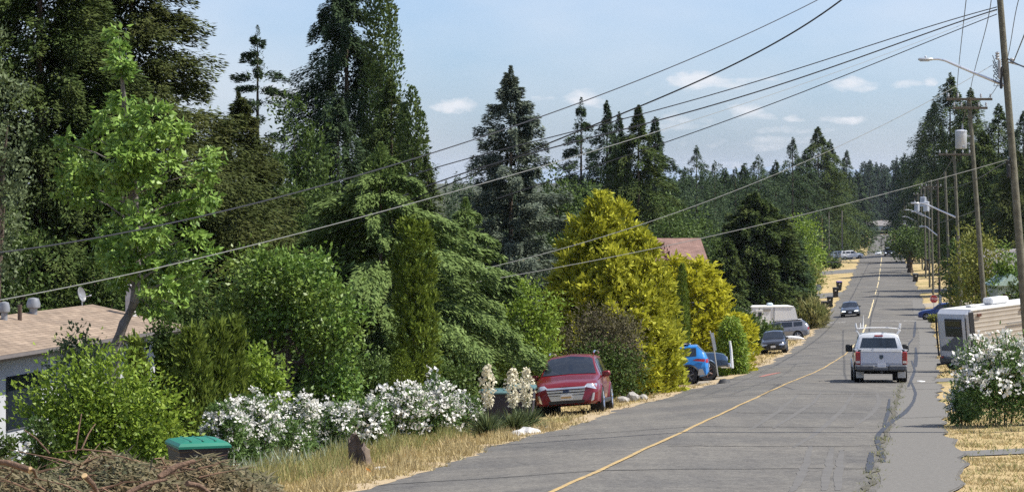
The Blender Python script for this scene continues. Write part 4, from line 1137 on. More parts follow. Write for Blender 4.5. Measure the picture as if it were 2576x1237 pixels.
# ---- travel trailer on the right
m_cream = None
def siding_mat():
    m, t, p = node_mat('corrugated_cream_siding')
    c = t.nodes.new('ShaderNodeTexCoord')
    n = add(t, 'ShaderNodeTexNoise', Vector=c.outputs['Object'], Scale=1.3, Detail=5.0)
    t.links.new(ramp(t, n.outputs[0], [(.3, (.36, .315, .26)), (.7, (.45, .40, .335))]), p.inputs['Base Color'])
    p.inputs['Roughness'].default_value = .45
    return m
m_cream = siding_mat()
def travel_trailer():
    """local: x along the side (away from the cap), y into the body, near lower corner at the origin"""
    o = empty('travel_trailer', (0, 0, 0), 'cream travel trailer with corrugated side and grey white end cap by the rose bush', 'trailer')
    Lx, Wy, z0, z1 = 5.6, 2.45, .72, 2.72
    b = MB().box((Lx / 2 + .25, Wy / 2, (z0 + z1) / 2), (Lx - .5, Wy - .06, z1 - z0 - .05)); b.build('body', mat('cream_wall', (.48, .43, .36), .5), o)
    # corrugated sheet: trapezoid ribs swept along x
    prof = []
    z = z0
    pitch = .19
    while z < z1 - .05:
        prof += [(0, z), (0, z + pitch * .52), (-.010, z + pitch * .66), (-.010, z + pitch * .86)]
        z += pitch
    prof.append((0, z1))
    V = []; Fc = []
    for x in (.42, Lx):
        V += [(x, y, zz) for y, zz in prof]
    n = len(prof)
    Fc = [(i, i + 1, n + i + 1, n + i) for i in range(n - 1)]
    MB().add(V, Fc).build('siding', m_cream, o)
    # end cap, rounded in plan and at the top, down to the bumper
    grey = mat('grey_white_fibreglass', (.55, .57, .61), .28, .04, 2, coat=.5)
    capp = [(.42, -.02), (.16, -.02), (.05, .10), (0, .30), (0, Wy - .3), (.05, Wy - .10), (.16, Wy), (.42, Wy)]
    lev = [(.62, .05), (.72, 0), (2.30, 0), (2.60, .08), (2.76, .28), (2.80, .42)]
    V = []; Fc = []
    for z, ins in lev:
        V += [(max(x, ins), y, z) for x, y in capp]
    k = len(capp)
    for i in range(len(lev) - 1):
        for j in range(k - 1): Fc.append((i * k + j, i * k + j + 1, (i + 1) * k + j + 1, (i + 1) * k + j))
    Fc.append(tuple(range(k))); Fc.append(tuple((len(lev) - 1) * k + j for j in range(k)))
    MB().add(V, Fc).build('end_cap', grey, o)
    MB().prism([(-.012, Wy - .32, .95), (-.012, .34, .95), (-.012, .34, 1.72), (-.012, .95, 1.62), (-.012, 1.55, 1.30), (-.012, Wy - .32, 1.12)], (.01, 0, 0)).build('swoosh_graphic', mat('slate_graphic', (.10, .12, .15), .35), o)
    wnd = MB().box((-.01, 1.0, 2.00), (.05, 1.34, .80), bev=.05).build('end_window', black_plastic, o)
    MB().box((-.025, 1.0, 1.84), (.04, 1.18, .36), bev=.015).build('pane', glass, wnd); MB().box((-.025, 1.0, 2.20), (.04, 1.18, .26), bev=.015).build('pane', mat('tinted_pane', (.07, .065, .04), .1), wnd)
    MB().box((.285, -.05, 1.70), (.26, .05, 2.0), bev=.02).build('corner_trim', black_plastic, o)
    MB().tube([(.02, .02, .70), (.0, .03, 1.6), (.02, .05, 2.45)], .03, 6).build('edge_trim', black_plastic, o, True)
    MB().tube([(.02, Wy - .02, .70), (.0, Wy - .03, 1.6), (.02, Wy - .05, 2.45)], .045, 6).build('edge_trim', black_plastic, o, True)
    MB().box((.22, Wy / 2, .52), (.5, Wy - .1, .34), bev=.08).build('bumper', mat('dark_grey_bumper', (.11, .115, .125)), o)
    MB().box((-.04, Wy - .35, .66), (.03, .22, .09), bev=.01).box((-.04, .35, .66), (.03, .22, .09), bev=.01).build('tail_light', lamp_red, o)
    rf = MB().box((Lx / 2 + .15, Wy / 2, z1 + .03), (Lx - .3, Wy + .06, .10), bev=.03)
    rf.build('roof', mat('white_roof_membrane', (.62, .62, .60), .5), o)
    ac = MB().box((2.6, Wy * .55, z1 + .24), (.95, .75, .30), bev=.07).build('air_conditioner', white_paint, o)
    MB().box((1.2, Wy * .5, z1 + .13), (.40, .40, .12), bev=.04).build('roof_vent', off_white, o)
    for (x, z) in ((.72, 2.52), (3.05, 2.55), (4.05, 2.52)):
        MB().box((x, -.055, z), (.24, .05, .15), bev=.02).build('marker_lamp', mat('brown_lamp', (.10, .04, .025), .3), o)
    MB().box((3.55, -.06, 2.36), (.26, .08, .40), bev=.05).build('porch_lamp', black_plastic, o)
    MB().box((2.6, -.05, 1.95), (.9, .03, .05)).build('awning_bracket', mat('grey_trim', (.3, .29, .27), .5), o)
    MB().box((2.6, -.02, .60), (4.4, .08, .22)).build('skirt', mat('grey_trim', (.3, .29, .27), .5), o)
    fd = MB()
    for xx in (3.25,):
        pts = [(xx + .55 * math.cos(a), -.07, .62 + .50 * math.sin(a)) for a in [math.pi * i / 12 for i in range(13)]]
        fd.tube(pts, .07, 6)
    fd.build('fender', off_white, o, True)
    wheel(o, 0, 0, .34, .2); e = o.children[-1]; e.location = (3.25, .05, 0); e.rotation_euler = (0, 0, math.pi / 2)
    wheel(o, 0, 0, .36, .26); e = o.children[-1]; e.location = (.62, Wy - .25, .0); e.rotation_euler = (0, 0, math.pi / 2)
    wheel(o, 0, 0, .36, .26); e = o.children[-1]; e.location = (.62, .25, .0); e.rotation_euler = (0, 0, math.pi / 2)
    MB().tube([(-.02, Wy / 2, .45), (-.9, Wy / 2, .45)], .05, 6).build('hitch', black_plastic, o)
    return o
o = travel_trailer()
dT = 117
c0 = gp(2441, dT)
o.location = c0 + Vector((0, 0, -.05)); o.rotation_euler = (math.radians(-2), math.radians(-5.0), math.radians(24))
# white motorhome / trailer on the left
def white_trailer():
    o = empty('travel_trailer', (0, 0, 0), 'white travel trailer with a door, parked broadside among the left hand bushes', 'trailer')
    L, Wd, z0, z1 = 6.2, 2.3, .55, 2.75
    poly = [(-L / 2, 0, z0), (L / 2 - .5, 0, z0), (L / 2, 0, 1.1), (L / 2 - .05, 0, 1.5), (L / 2 - .35, 0, z1 - .05), (L / 2 - .55, 0, z1), (-L / 2, 0, z1)]
    MB().prism(poly, (0, Wd, 0)).build('body', mat('white_siding', (.74, .75, .77), .35, .04, 3), o)
    MB().box((-.15, Wd / 2, z1 + .03), (L - .6, Wd + .08, .08), bev=.03).build('roof', white_paint, o)
    d_ = MB().box((-.55, -.02, 1.58), (.72, .05, 1.9), bev=.02).build('door', off_white, o)
    MB().box((-.50, -.05, 2.02), (.34, .03, .60), bev=.01).build('window', glass, d_)
    MB().box((1.55, -.02, 1.80), (.95, .06, .62), bev=.03).build('window', glass, o)
    MB().box((.15, -.03, 2.5), (.70, .03, .22)).build('awning_box', mat('grey_trim', (.3, .29, .27), .5), o)
    MB().box((.82, -.03, 1.65), (.05, .04, 2.1)).build('trim_strip', mat('slate_graphic', (.10, .12, .15), .35), o)
    MB().box((.7, Wd * .5, z1 + .2), (.5, .55, .26), bev=.08).build('air_conditioner', mat('pale_blue_plastic', (.55, .65, .72), .4), o)
    MB().box((-1.9, Wd * .5, z1 + .22), (.22, .3, .42), bev=.08).build('roof_vent', white_paint, o)
    for x in (-.9, -.1): wheel(o, 0, 0, .33, .2); e = o.children[-1]; e.location = (x - .6, .1, 0); e.rotation_euler = (0, 0, math.pi / 2)
    MB().tube([(L / 2 - .3, Wd / 2, .55), (L / 2 + .9, Wd / 2, .5)], .06, 6).box((L / 2 + .35, Wd / 2, .75), (.4, .6, .45), bev=.08).build('tow_bar', off_white, o)
    return o
o = white_trailer()
g0 = gp(1925, 214); o.scale = (.9, .9, .9); o.location = g0 + Vector((0, 0, -.1)); o.rotation_euler = (0, 0, math.radians(8))

# ---------------------------------------------------------------- houses
def shingle_mat(name, ca, cb, rz=0):
    m, t, p = node_mat(name)
    c = t.nodes.new('ShaderNodeTexCoord')
    br = t.nodes.new('ShaderNodeTexBrick')
    t.links.new(c.outputs['Object'], br.inputs['Vector'])
    br.inputs['Color1'].default_value = ca + (1,); br.inputs['Color2'].default_value = cb + (1,)
    br.inputs['Mortar'].default_value = tuple(x * .72 for x in ca) + (1,)
    br.inputs['Scale'].default_value = 1; br.inputs['Brick Width'].default_value = .30; br.inputs['Row Height'].default_value = .14
    br.inputs['Mortar Size'].default_value = .012
    n = add(t, 'ShaderNodeTexNoise', Vector=c.outputs['Object'], Scale=1.6, Detail=8.0, Roughness=.7)
    t.links.new(mixc_(t, 1.0, br.outputs[0], ramp(t, n.outputs[0], [(.32, (.66, .64, .62)), (.68, (1.18, 1.15, 1.1))]), 'MULTIPLY'), p.inputs['Base Color'])
    p.inputs['Roughness'].default_value = .9
    b = add(t, 'ShaderNodeBump', Height=br.outputs['Fac'], Strength=.6, Distance=.02); b.invert = True
    t.links.new(b.outputs[0], p.inputs['Normal'])
    return m
m_sh = shingle_mat('tan_shingles', (.23, .175, .130), (.32, .250, .190))
m_wallg = mat('grey_white_siding', (.50, .51, .53), .6, .06, 2)
def left_house():
    # local x runs along the ridge, y towards the road side (negative = towards the road)
    o = empty('house', (-10.1, 52, -6.25), 'grey house with low tan shingle roof at the left edge behind the bushes', 'house')
    ax = Vector((.25, .968, 0)).normalized()
    o.rotation_euler = (0, 0, math.atan2(ax.y, ax.x))
    ze, w, zr = 2.57, 2.35, 3.06                      # eave, half width, ridge
    xa, xb = -9, 10.1                                 # along the ridge
    MB().box(((xa + xb) / 2 - .4, w, ze / 2 - .25), (xb - xa - 1.2, 2 * w - .9, ze + .45)).build('wall', m_wallg, o)
    V = [(xa, 0, ze), (xb, 0, ze), (xb, 2 * w, ze), (xa, 2 * w, ze), (xa, w, zr), (xb - .2, w, zr)]
    th = -.10
    V2 = [(x, y, z + th) for x, y, z in V]
    Fc = [(0, 1, 5, 4), (1, 2, 5), (2, 3, 4, 5), (3, 0, 4)]
    m = MB().add(V + V2, Fc + [tuple(i + 6 for i in reversed(f)) for f in Fc] + [(0, 1, 7, 6), (1, 2, 8, 7), (2, 3, 9, 8), (3, 0, 6, 9)])
    rf = m.build('roof', m_sh, o)
    MB().tube([(xa, -.05, ze - .06), (xb, -.05, ze - .06)], .07, 6).build('gutter', mat('dark_gutter', (.10, .085, .075), .5), rf)
    cxy = (9.6, 1.25)
    ch = MB().box((*cxy, 3.0), (.20, .22, 1.0), bev=.02).box((*cxy, 3.52), (.26, .28, .05), bev=.015).tube([(*cxy, 3.5), (*cxy, 3.62)], .06, 10)
    ch.build('chimney', mat('pale_masonry', (.50, .48, .46), .8, .15, 8, bump=.4), o)
    for (x, y, r) in ((6.3, w - .15, .15), (4.5, w - .3, .12)):
        q = MB().lathe([(r * .55, -.1), (r * .6, .14), (r, .16), (r * 1.05, .24), (r * .8, .36), (.02, .38)], 14, Matrix.Translation((x, y, zr - .05)))
        q.build('roof_vent', mat('dull_galvanised', (.30, .31, .33), .5, .2, 6, metal=.5), rf, True)
    MB().tube([(4.95, w - .45, zr - .2), (4.95, w - .45, zr + .24)], .05, 8).build('vent_pipe', mat('brown_pipe', (.09, .06, .045), .6), rf, True)
    # door and window in the wall that faces the road
    yw = .45
    MB().box((-2.1, yw - .02, 1.0), (.95, .05, 2.05), bev=.01).build('door', mat('black_door', (.012, .012, .014), .4), o)
    MB().box((-2.1, yw - .008, 1.04), (1.2, .04, 2.2), bev=.01).build('door_frame', off_white, o)
    MB().box((2.0, yw - .02, 1.5), (1.6, .05, 1.1), bev=.02).build('window', glass, o)
    MB().box((-.6, yw - .03, 1.2), (.10, .10, 2.5)).build('downpipe', mat('dark_gutter', (.10, .085, .075)), o)
    return o
lh = left_house()
lhM = Matrix.Translation(lh.location) @ lh.rotation_euler.to_matrix().to_4x4()
# satellite dish standing on the roof
o = empty('satellite_dish', lhM @ Vector((9.3, 2.35, 3.02)), 'grey satellite dish on a mast on the tan roof ridge', 'satellite dish')
o.scale = (.55, .55, .55)
MB().tube([(0, 0, -.05), (0, 0, .35), (-.12, 0, .55)], .03, 8).build('mast', steel, o, True)
MB().lathe([(.01, 0), (.15, .02), (.27, .07), (.33, .12), (.32, .13), (.26, .085), (.01, .02)], 20, Matrix.Translation((-.12, .0, .52)) @ Matrix.Rotation(math.radians(75), 4, 'Y') @ Matrix.Rotation(.3, 4, 'X')).build('dish', mat('grey_dish', (.20, .205, .215), .4), o, True)
MB().tube([(-.12, 0, .42), (.32, 0, .48)], .015, 6).box((.34, 0, .50), (.09, .07, .07), bev=.015).build('receiver_arm', steel, o)

def simple_house(label, px, d, L, Wd, hw_, rise, rz, wall_m, roof_m, over=.4, gable=True, stack=True):
    o = empty('house', gp(px, d), label, 'house', None, math.radians(rz))
    MB().box((0, 0, hw_ / 2 - .3), (L, Wd, hw_ + .6)).build('wall', wall_m, o)
    a, b = L / 2 + over, Wd / 2 + over
    V = [(-a, -b, hw_), (a, -b, hw_), (a, b, hw_), (-a, b, hw_), (-a + (0 if gable else b * .8), 0, hw_ + rise), (a - (0 if gable else b * .8), 0, hw_ + rise)]
    V2 = [(x, y, z + .16) for x, y, z in V]
    Fc = [(0, 1, 5, 4), (1, 2, 5), (2, 3, 4, 5), (3, 0, 4)]
    rf = MB().add(V + V2, [tuple(reversed(f)) for f in Fc] + [tuple(i + 6 for i in f) for f in Fc] + [(0, 1, 7, 6), (1, 2, 8, 7), (2, 3, 9, 8), (3, 0, 6, 9)]).build('roof', roof_m, o)
    for x in (-L * .3, L * .05, L * .32):
        f = MB().box((x, -Wd / 2 - .02, hw_ * .55), (1.3, .06, 1.1), bev=.02).build('window', white_paint, o)
        MB().box((x, -Wd / 2 - .05, hw_ * .55), (1.1, .03, .92)).build('pane', glass, f)
    MB().box((L * .2, -Wd / 2 - .02, 1.0), (.95, .06, 2.05), bev=.01).build('door', mat('brown_door', (.16, .08, .05), .5), o)
    if stack: MB().box((L * .22, .5, hw_ + rise), (.6, .6, 1.1)).build('chimney', mat('red_brick', (.26, .11, .075), .85, .2, 10), rf)
    return o
m_pinkroof = shingle_mat('rose_brown_shingles', (.215, .130, .110), (.28, .175, .150))
m_greyroof = shingle_mat('grey_shingles', (.20, .19, .20), (.28, .27, .28))
simple_house('low house with rose brown shingle roof behind the golden cypress', 1688, 172, 3.1, 6, 6.3, 1.5, 5, off_white, m_pinkroof, gable=True, stack=False)
simple_house('brick red house among trees at the right edge', 2620, 205, 8, 7, 4.2, 1.8, -18, mat('red_brick', (.26, .11, .075), .85, .2, 10), m_greyroof)
simple_house('far house with grey roof beyond the crest of the road', 2199, 1185, 15, 10, 3.2, 2.2, 0, off_white, m_greyroof)
# garden shed behind the trailer
o = empty('shed', gp(2528, 150), 'small pale green shed behind the roof of the cream trailer', 'shed', None, .2)
MB().box((0, 0, 2.0), (1.5, 1.6, 4.0)).build('wall', mat('pale_green_boards', (.36, .42, .37), .7), o)
MB().prism([(-.95, -1.0, 3.95), (.95, -1.0, 3.95), (0, -1.0, 4.6)], (0, 2.0, 0)).build('roof', mat('mint_roof', (.42, .55, .48), .6), o)
MB().box((-.2, -.83, 3.2), (.5, .05, .6), bev=.01).build('window', glass, o)

# ---------------------------------------------------------------- poles, lamps, wires
m_pole = mat('weathered_pole_wood', (.138, .132, .100), .9, .3, 5, bump=.5, bscale=20)
m_poled = mat('dark_pole_wood', (.090, .075, .058), .9, .3, 5, bump=.5)
m_por = mat('grey_porcelain', (.42, .43, .45), .3, .1)
m_wire = mat('black_wire', (.030, .031, .035), .5, .1)
m_wireg = mat('aluminium_wire', (.26, .26, .24), .45, .1, metal=.3)
def pole(label, px, d, ptop, r0, r1, lamp=None, xfmr=None, arms=(), m=None, over=None, group='utility poles along the right side', dx=0):
    """ptop = (px, py) of the pole head, same distance; lamp = (py of the foot, arm length, rise, turn)"""
    base = gp(px, d) + Vector((0, 0, -.3))
    top = pt(ptop[0], ptop[1], d)
    o = empty('utility_pole', base, label, 'utility pole', group)
    ax = top - base; H = ax.length; u = ax.normalized()
    at = lambda py: u * ((pt(0, py, d).z - base.z) / u.z)
    MB().tube([u * H * i / 8 for i in range(9)], [r0 + (r1 - r0) * i / 8 for i in range(9)], 14).build('pole', m or m_pole, o, True)
    for (py, half, yaw) in arms:
        c = at(py); a = Vector((math.cos(yaw), math.sin(yaw), .03))
        am = MB()
        M = Matrix.Translation(c + Vector((0, -r1 - .05, 0))) @ Matrix.Rotation(yaw, 4, 'Z')
        am.box((0, 0, 0), (half * 2, .10, .13), bev=.01, M=M)
        am.tube([M @ Vector((half * .55, -.02, 0)), M @ Vector((.05, .0, -.55))], .018, 5).tube([M @ Vector((-half * .55, -.02, 0)), M @ Vector((-.05, 0, -.55))], .018, 5)
        ao = am.build('crossarm', m_poled, o)
        for f in (-.92, -.5, .5, .92):
            MB().lathe([(.02, .05), (.025, .12), (.06, .13), (.065, .18), (.04, .2), (.055, .24), (.03, .30), (.01, .31)], 10, M @ Matrix.Translation((half * f, 0, 0))).build('insulator', m_por, ao, True)
    if xfmr:
        py, side, hh, rr = xfmr
        c = at(py) + Vector((side * (r1 + rr + .16), -.05, 0))
        T = Matrix.Translation(c)
        x = MB().lathe([(rr * .92, -hh / 2), (rr, -hh / 2 + .03), (rr, hh / 2 - .06), (rr * 1.06, hh / 2 - .05), (rr * 1.06, hh / 2), (rr * .8, hh / 2 + .05), (.02, hh / 2 + .07)], 24, T)
        xo = x.build('transformer', mat('grey_enamel', (.52, .55, .60), .35, .05, metal=.2), o, True)
        MB().lathe([(.05, hh / 2), (.06, hh / 2 + .1), (.035, hh / 2 + .14), (.06, hh / 2 + .2), (.03, hh / 2 + .34), (.01, hh / 2 + .4)], 10, T @ Matrix.Translation((.08, 0, 0))).build('bushing', m_por, xo, True)
        MB().box(c + Vector((-side * (rr + .08), 0, .2)), (.2, .12, .08)).box(c + Vector((-side * (rr + .08), 0, -.2)), (.2, .12, .08)).box(c + Vector((.1, -rr - .02, -hh * .42)), (.12, .08, .1)).build('bracket', m_por, xo)
    if lamp:
        py, La, rise, yaw = lamp
        c = at(py); a = Vector((-math.cos(yaw), math.sin(yaw), 0))
        P = [c, c + a * La * .35 + Vector((0, 0, rise * .43)), c + a * La * .66 + Vector((0, 0, rise * .82)), c + a * La * .76 + Vector((0, 0, rise * .95)), c + a * La * .84 + Vector((0, 0, rise)), c + a * La * .93 + Vector((0, 0, rise * 1.0))]
        lo = MB().tube(P, [.058, .055, .05, .046, .042, .038], 8).build('lamp_arm', mat('bright_aluminium', (.78, .79, .80), .28, .04, metal=.7), o, True)
        hd = P[-1] + a * .22
        M = Matrix.Translation(hd) @ Matrix.Rotation(math.atan2(a.y, a.x), 4, 'Z')
        ho = MB().box((0, 0, .0), (.56, .20, .10), bev=.04, M=M).box((.03, 0, -.055), (.36, .17, .05), bev=.02, M=M).lathe([(.035, .03), (.04, .10), (.02, .13), (.01, .135)], 10, M)
        ho.build('lamp_head', mat('grey_lamp_housing', (.50, .52, .55), .4, .05, metal=.3), lo, True)
    return o, at, base
P1, at1, b1 = pole('nearest brown utility pole at the right edge carrying a long street lamp arm', 2594, 97, (2511, -60), .165, .115, lamp=(218, 2.95, 1.02, .15))
# secondary bundle and fittings on the near pole
fm = MB()
for k in range(7):
    a = at1(150 + k * 6) + Vector((-.12, 0, 0))
    fm.tube([a, a + Vector((-.25 - .05 * (k % 3), -.1, -.15)), a + Vector((-.35, -.1, .15 - .1 * k)), a + Vector((-.1, 0, -.45))], .014, 5)
fm.box(at1(190) + Vector((-.2, -.1, -.1)), (.10, .12, .8), bev=.03)
fm.build('cable_loops', m_wire, P1)
mm = MB().box(at1(188) + Vector((-.26, -.1, .2)), (.12, .12, .75), bev=.05).lathe([(.05, 0), (.09, .05), (.05, .1), (.09, .15), (.05, .2), (.09, .25), (.03, .3)], 10, Matrix.Translation(at1(158) + Vector((-.30, -.08, .1))))
mm.build('splice_case', m_por, P1)
MB().lathe([(.05, 0), (.09, .05), (.05, .1), (.09, .15), (.05, .2)], 10, Matrix.Translation(at1(160) + Vector((.24, -.08, 0)))).tube([at1(155), at1(158) + Vector((.7, -.2, -.15))], .03, 6).build('insulator', m_por, P1)
fm = MB()
fm.tube([at1(395), at1(405) + Vector((-.22, -.1, 0)), at1(425) + Vector((-.22, -.1, 0))], .06, 6); fm.box(at1(420) + Vector((-.2, -.12, -.15)), (.14, .12, .5), bev=.04)
fm.build('terminal_box', black_plastic, P1)
pole('second utility pole with a grey transformer can below its crossarm', 2487, 140, (2437, 246), .15, .115, xfmr=(352, -1, .95, .31), arms=((250, 1.25, .12), (272, .95, .12)))
pole('third utility pole with street lamp arm, behind the roof of the trailer', 2423, 175, (2400, 380), .125, .10, lamp=(548, 2.75, .98, .1), arms=((389, 1.1, .1),))
pole('fourth utility pole, plain, with a pale cap', 2394, 215, (2377, 432), .125, .10)
pole('darkest utility pole with a pale marker near its foot by the stop sign', 2365, 258, (2358, 452), .125, .10, m=m_poled, lamp=(594, 1.5, .95, .1))
pole('utility pole with street lamp behind the darkest pole', 2348, 302, (2342, 452), .13, .10, lamp=(552, 2.0, .9, .1), arms=((470, 1.2, .1),), xfmr=(520, -1, 1.1, .35))
far_poles = []
lab = ['utility pole with two transformer cans in the distant row', 'utility pole with street lamp in the distant row, above the street tree', 'slender utility pole of the distant row', 'utility pole of the distant row near the crest',
       'utility pole beyond the crest with lamp arm', 'faint utility pole beyond the crest', 'smaller faint utility pole beyond the crest', 'smallest utility pole at the end of the distant row']
for i, (d, y0, ex) in enumerate(((345, 462, 1), (388, 470, 2), (430, 476, 0), (475, 484, 2), (540, 500, 2), (620, 512, 2), (720, 516, 1), (840, 520, 2))):
    x = float(cx(d)) + 6.9; px = x / d * F + HX
    pole(lab[i], px, d, (px - 4, y0), .14, .12, xfmr=(y0 + 46, -1, 1.2, .42) if ex in (0, 1) else None, lamp=(y0 + 75, 2.6, 1.0, .1) if ex == 2 else None, arms=((y0 + 14, 1.3, .1),) if i % 2 == 0 else ())
MB().tube([gp(2365, 257.5) + Vector((0, -.22, .3)), gp(2365, 257.5) + Vector((-.0, -.22, 1.9))], .13, 10).build('pole_marker', off_white, None, True)
tag(bpy.data.objects['pole_marker'], 'white reflective sleeve strapped to the foot of the darkest pole', 'marker')
# a pole just outside the picture on the right throws its shadow across the road
pole('near utility pole beside the road whose shadow crosses the pavement', 2730, 54, (2700, -900), .165, .12, group='utility poles along the right side')
# poles on the left at the far rise
for i, (px, d, y0, w_, lb) in enumerate(((2068, 470, 536, .15, 'left wooden pole by the brown garden bush at the far left verge'), (2086, 500, 532, .14, 'middle thin pole of three at the far left verge'),
        (2119, 520, 530, .15, 'grey metal pole in front of the white cars at the far crossroads'), (1969, 300, 588, .10, 'thin grey pole standing in the bright green bush'))):
    pole(lb, px, d, (px - 1, y0), w_, w_ * .8, m=bark_grey if i else mat('orange_brown_wood', (.30, .17, .08), .8), group='poles on the far left verge')

def wire(label, pts, d0, d1, r, m=m_wire, group='overhead wires', shine=None):
    """a cable through directions seen from the kerb; reciprocal distance runs evenly from one end to the other"""
    P = np.array(pts, float)
    seg = np.concatenate([[0], np.cumsum(np.hypot(*np.diff(P, axis=0).T))]); T = seg / seg[-1]
    tt = np.linspace(0, 1, 70)
    # smooth cubic through the points
    deg = min(4, len(P) - 1)
    fx = np.polynomial.Polynomial.fit(T, P[:, 0], deg); fy = np.polynomial.Polynomial.fit(T, P[:, 1], deg)
    q = []
    for t in tt:
        d = 1 / (1 / d0 + (1 / d1 - 1 / d0) * t)
        q.append(pt(float(fx(t)), float(fy(t)), d))
    o = MB().tube(q, r, 5).build('overhead_wire', m, None, True)
    return tag(o, label, 'wire', group)
wire('uppermost thick cable sagging from the top edge down to the left, crossing the maple', [(2064, -5), (1960, 52), (1850, 98), (1640, 190), (1500, 243), (1355, 295), (1240, 335), (1090, 385), (900, 440), (700, 498), (510, 545), (340, 580), (165, 608), (-30, 640)], 60, 36, .011)
wire('second thick cable from the top edge, passing in front of the small white cloud', [(2124, -5), (2030, 62), (1940, 110), (1790, 190), (1660, 248), (1560, 288), (1480, 322), (1373, 362), (1250, 410), (1119, 470), (900, 560), (700, 640)], 60, 82, .020)
wire('topmost of the four thin wires leaving the near pole, ending behind the tall conifers', [(2508, 18), (2250, 96), (1932, 195), (1770, 245), (1623, 283), (1478, 325), (1348, 355), (1114, 415), (950, 470)], 97, 92, .019)
wire('second of the four thin wires leaving the near pole', [(2508, 24), (2250, 115), (1932, 220), (1653, 305), (1490, 347), (1300, 395), (1150, 440), (1000, 500)], 97, 92, .024)
wire('long pale wire from the near pole sagging across all the trees to the far left', [(2508, 28), (2300, 105), (2100, 187), (1932, 242), (1800, 285), (1680, 324), (1538, 364), (1373, 413), (1288, 440), (1144, 482), (994, 525), (644, 615), (350, 683), (0, 753), (-60, 766)], 97, 37, .0075, m_wireg)
wire('lowest of the four thin wires leaving the near pole', [(2508, 36), (2250, 140), (1932, 265), (1690, 353), (1560, 397), (1400, 450), (1250, 500)], 97, 96, .017)
wire('twisted cable rising steeply to the street lamp pole across the far right sky', [(2497, 165), (2447, 192), (2362, 240), (2270, 290), (2182, 335), (2107, 372), (2000, 418), (1932, 445), (1793, 500), (1578, 577), (1468, 610), (1298, 656), (1180, 684)], 97, 80, .010, m_wireg)
wire('low cable from the near pole running level across the hedges to the left', [(2540, 400), (2252, 480), (1932, 562), (1768, 597), (1658, 623), (1450, 663), (1288, 694), (1180, 712)], 97, 80, .010, m_wireg)
wire('dark cable crossing low over the far road', [(1990, 656), (2144, 660), (2275, 658), (2360, 652)], 330, 330, .06)
wire('left of three steep wires falling from the top edge to the crossarm', [(2431, -5), (2420, 90), (2408, 215), (2406, 248)], 84, 140, .015)
wire('middle steep wire falling from the top edge to the crossarm', [(2494, -5), (2470, 110), (2440, 235), (2438, 250)], 84, 140, .015)
wire('right steep wire falling past the near pole to the crossarm', [(2564, -5), (2540, 120), (2512, 210), (2486, 248)], 84, 140, .015)
wire('short drop wire leaving the near pole to the upper right', [(2548, 160), (2560, 130), (2580, 80)], 97, 80, .02)
wire('thick drop cable leaving the near pole to the right', [(2535, 148), (2556, 160), (2585, 172)], 97, 88, .026)
wire('cable between the near pole and the third pole', [(2545, 402), (2500, 425), (2455, 452), (2405, 470), (2380, 475)], 97, 215, .022)
wire('upper wire running along the row of poles', [(2437, 252), (2418, 330), (2400, 388), (2377, 432), (2358, 455), (2340, 470), (2320, 490), (2300, 505)], 140, 480, .03)
wire('lower wire running along the row of poles', [(2470, 520), (2440, 535), (2412, 545), (2385, 553), (2360, 562), (2330, 570)], 140, 330, .03)

# ---------------------------------------------------------------- signs, bins, posts
m_sred = mat('sign_red', (.42, .035, .03), .45, .08, 5)
def stop_sign(label, px, d, zc, r, face_m, yaw=0, text=None, back=False):
    o = empty('road_sign', gp(px, d), label, 'sign')
    o.rotation_euler = (0, 0, yaw)
    MB().tube([(0, 0, -.3), (0, 0, zc + r * .8)], .035, 8).build('post', steel, o, True)
    poly = [(r * math.cos(math.pi / 8 + k * math.pi / 4), -.05, zc + r * math.sin(math.pi / 8 + k * math.pi / 4)) for k in range(8)]
    s = MB().prism(poly, (0, .012, 0)).build('panel', face_m, o)
    if text:
        MB().prism([(x * 1.07, -.044, (z - zc) * 1.07 + zc) for x, _, z in poly], (0, .01, 0)).build('border', white_paint, s)
        cu = bpy.data.curves.new('lettering', 'FONT'); cu.body = text; cu.size = r * .85; cu.align_x = 'CENTER'; cu.align_y = 'CENTER'; cu.extrude = .003
        tmp = bpy.data.objects.new('lettering', cu)
        me = bpy.data.meshes.new_from_object(tmp); bpy.data.objects.remove(tmp)
        lo = link_mesh('lettering', me, white_paint, s); lo.rotation_euler = (math.pi / 2, 0, 0); lo.location = (0, -.056, zc)
    return o
stop_sign('red octagonal stop sign beside the darkest pole on the right', 2349, 248, 1.75, .38, m_sred, 0, 'STOP')
stop_sign('grey back of a sign on the left verge beside the black bins', 2059, 300, 1.85, .36, mat('sign_back_grey', (.30, .33, .35), .5), 0)
# leaning sign post by the blue SUV
o = empty('sign_post', gp(1805, 108), 'leaning grey sign post with a white blade in front of the blue cars', 'sign')
b_ = gp(1805, 108); v = lambda px, py: pt(px, py, 108) - b_
MB().tube([v(1806, 945), v(1797, 885), v(1786, 832)], .028, 8).build('post', mat('grey_post', (.36, .36, .35), .6), o, True)
MB().prism([v(1787, 838) + Vector((0, -.05, 0)), v(1795, 836) + Vector((0, -.05, 0)), v(1803, 880) + Vector((0, -.05, 0)), v(1797, 882) + Vector((0, -.05, 0))], (0, .02, 0)).build('blade', mat('sign_white', (.55, .58, .60), .5), o)
MB().lathe([(.20, -.02), (.26, .05), (.18, .18), (.02, .22)], 14, Matrix.Translation(gp(1822, 107))).build('valve_box', mat('dark_grey_iron', (.06, .06, .062), .7), None, True)
tag(bpy.data.objects['valve_box'], 'dark grey utility cover at the foot of the leaning sign post', 'utility cover')
o = empty('marker_post', gp(1842, 118), 'slender white marker post in front of the yellow green shrub', 'post')
b_ = gp(1842, 118); v = lambda px, py: pt(px, py, 118) - b_
MB().tube([v(1842, 925), v(1839, 880), v(1836, 858)], [.07, .06, .05], 8).build('post', white_paint, o, True)
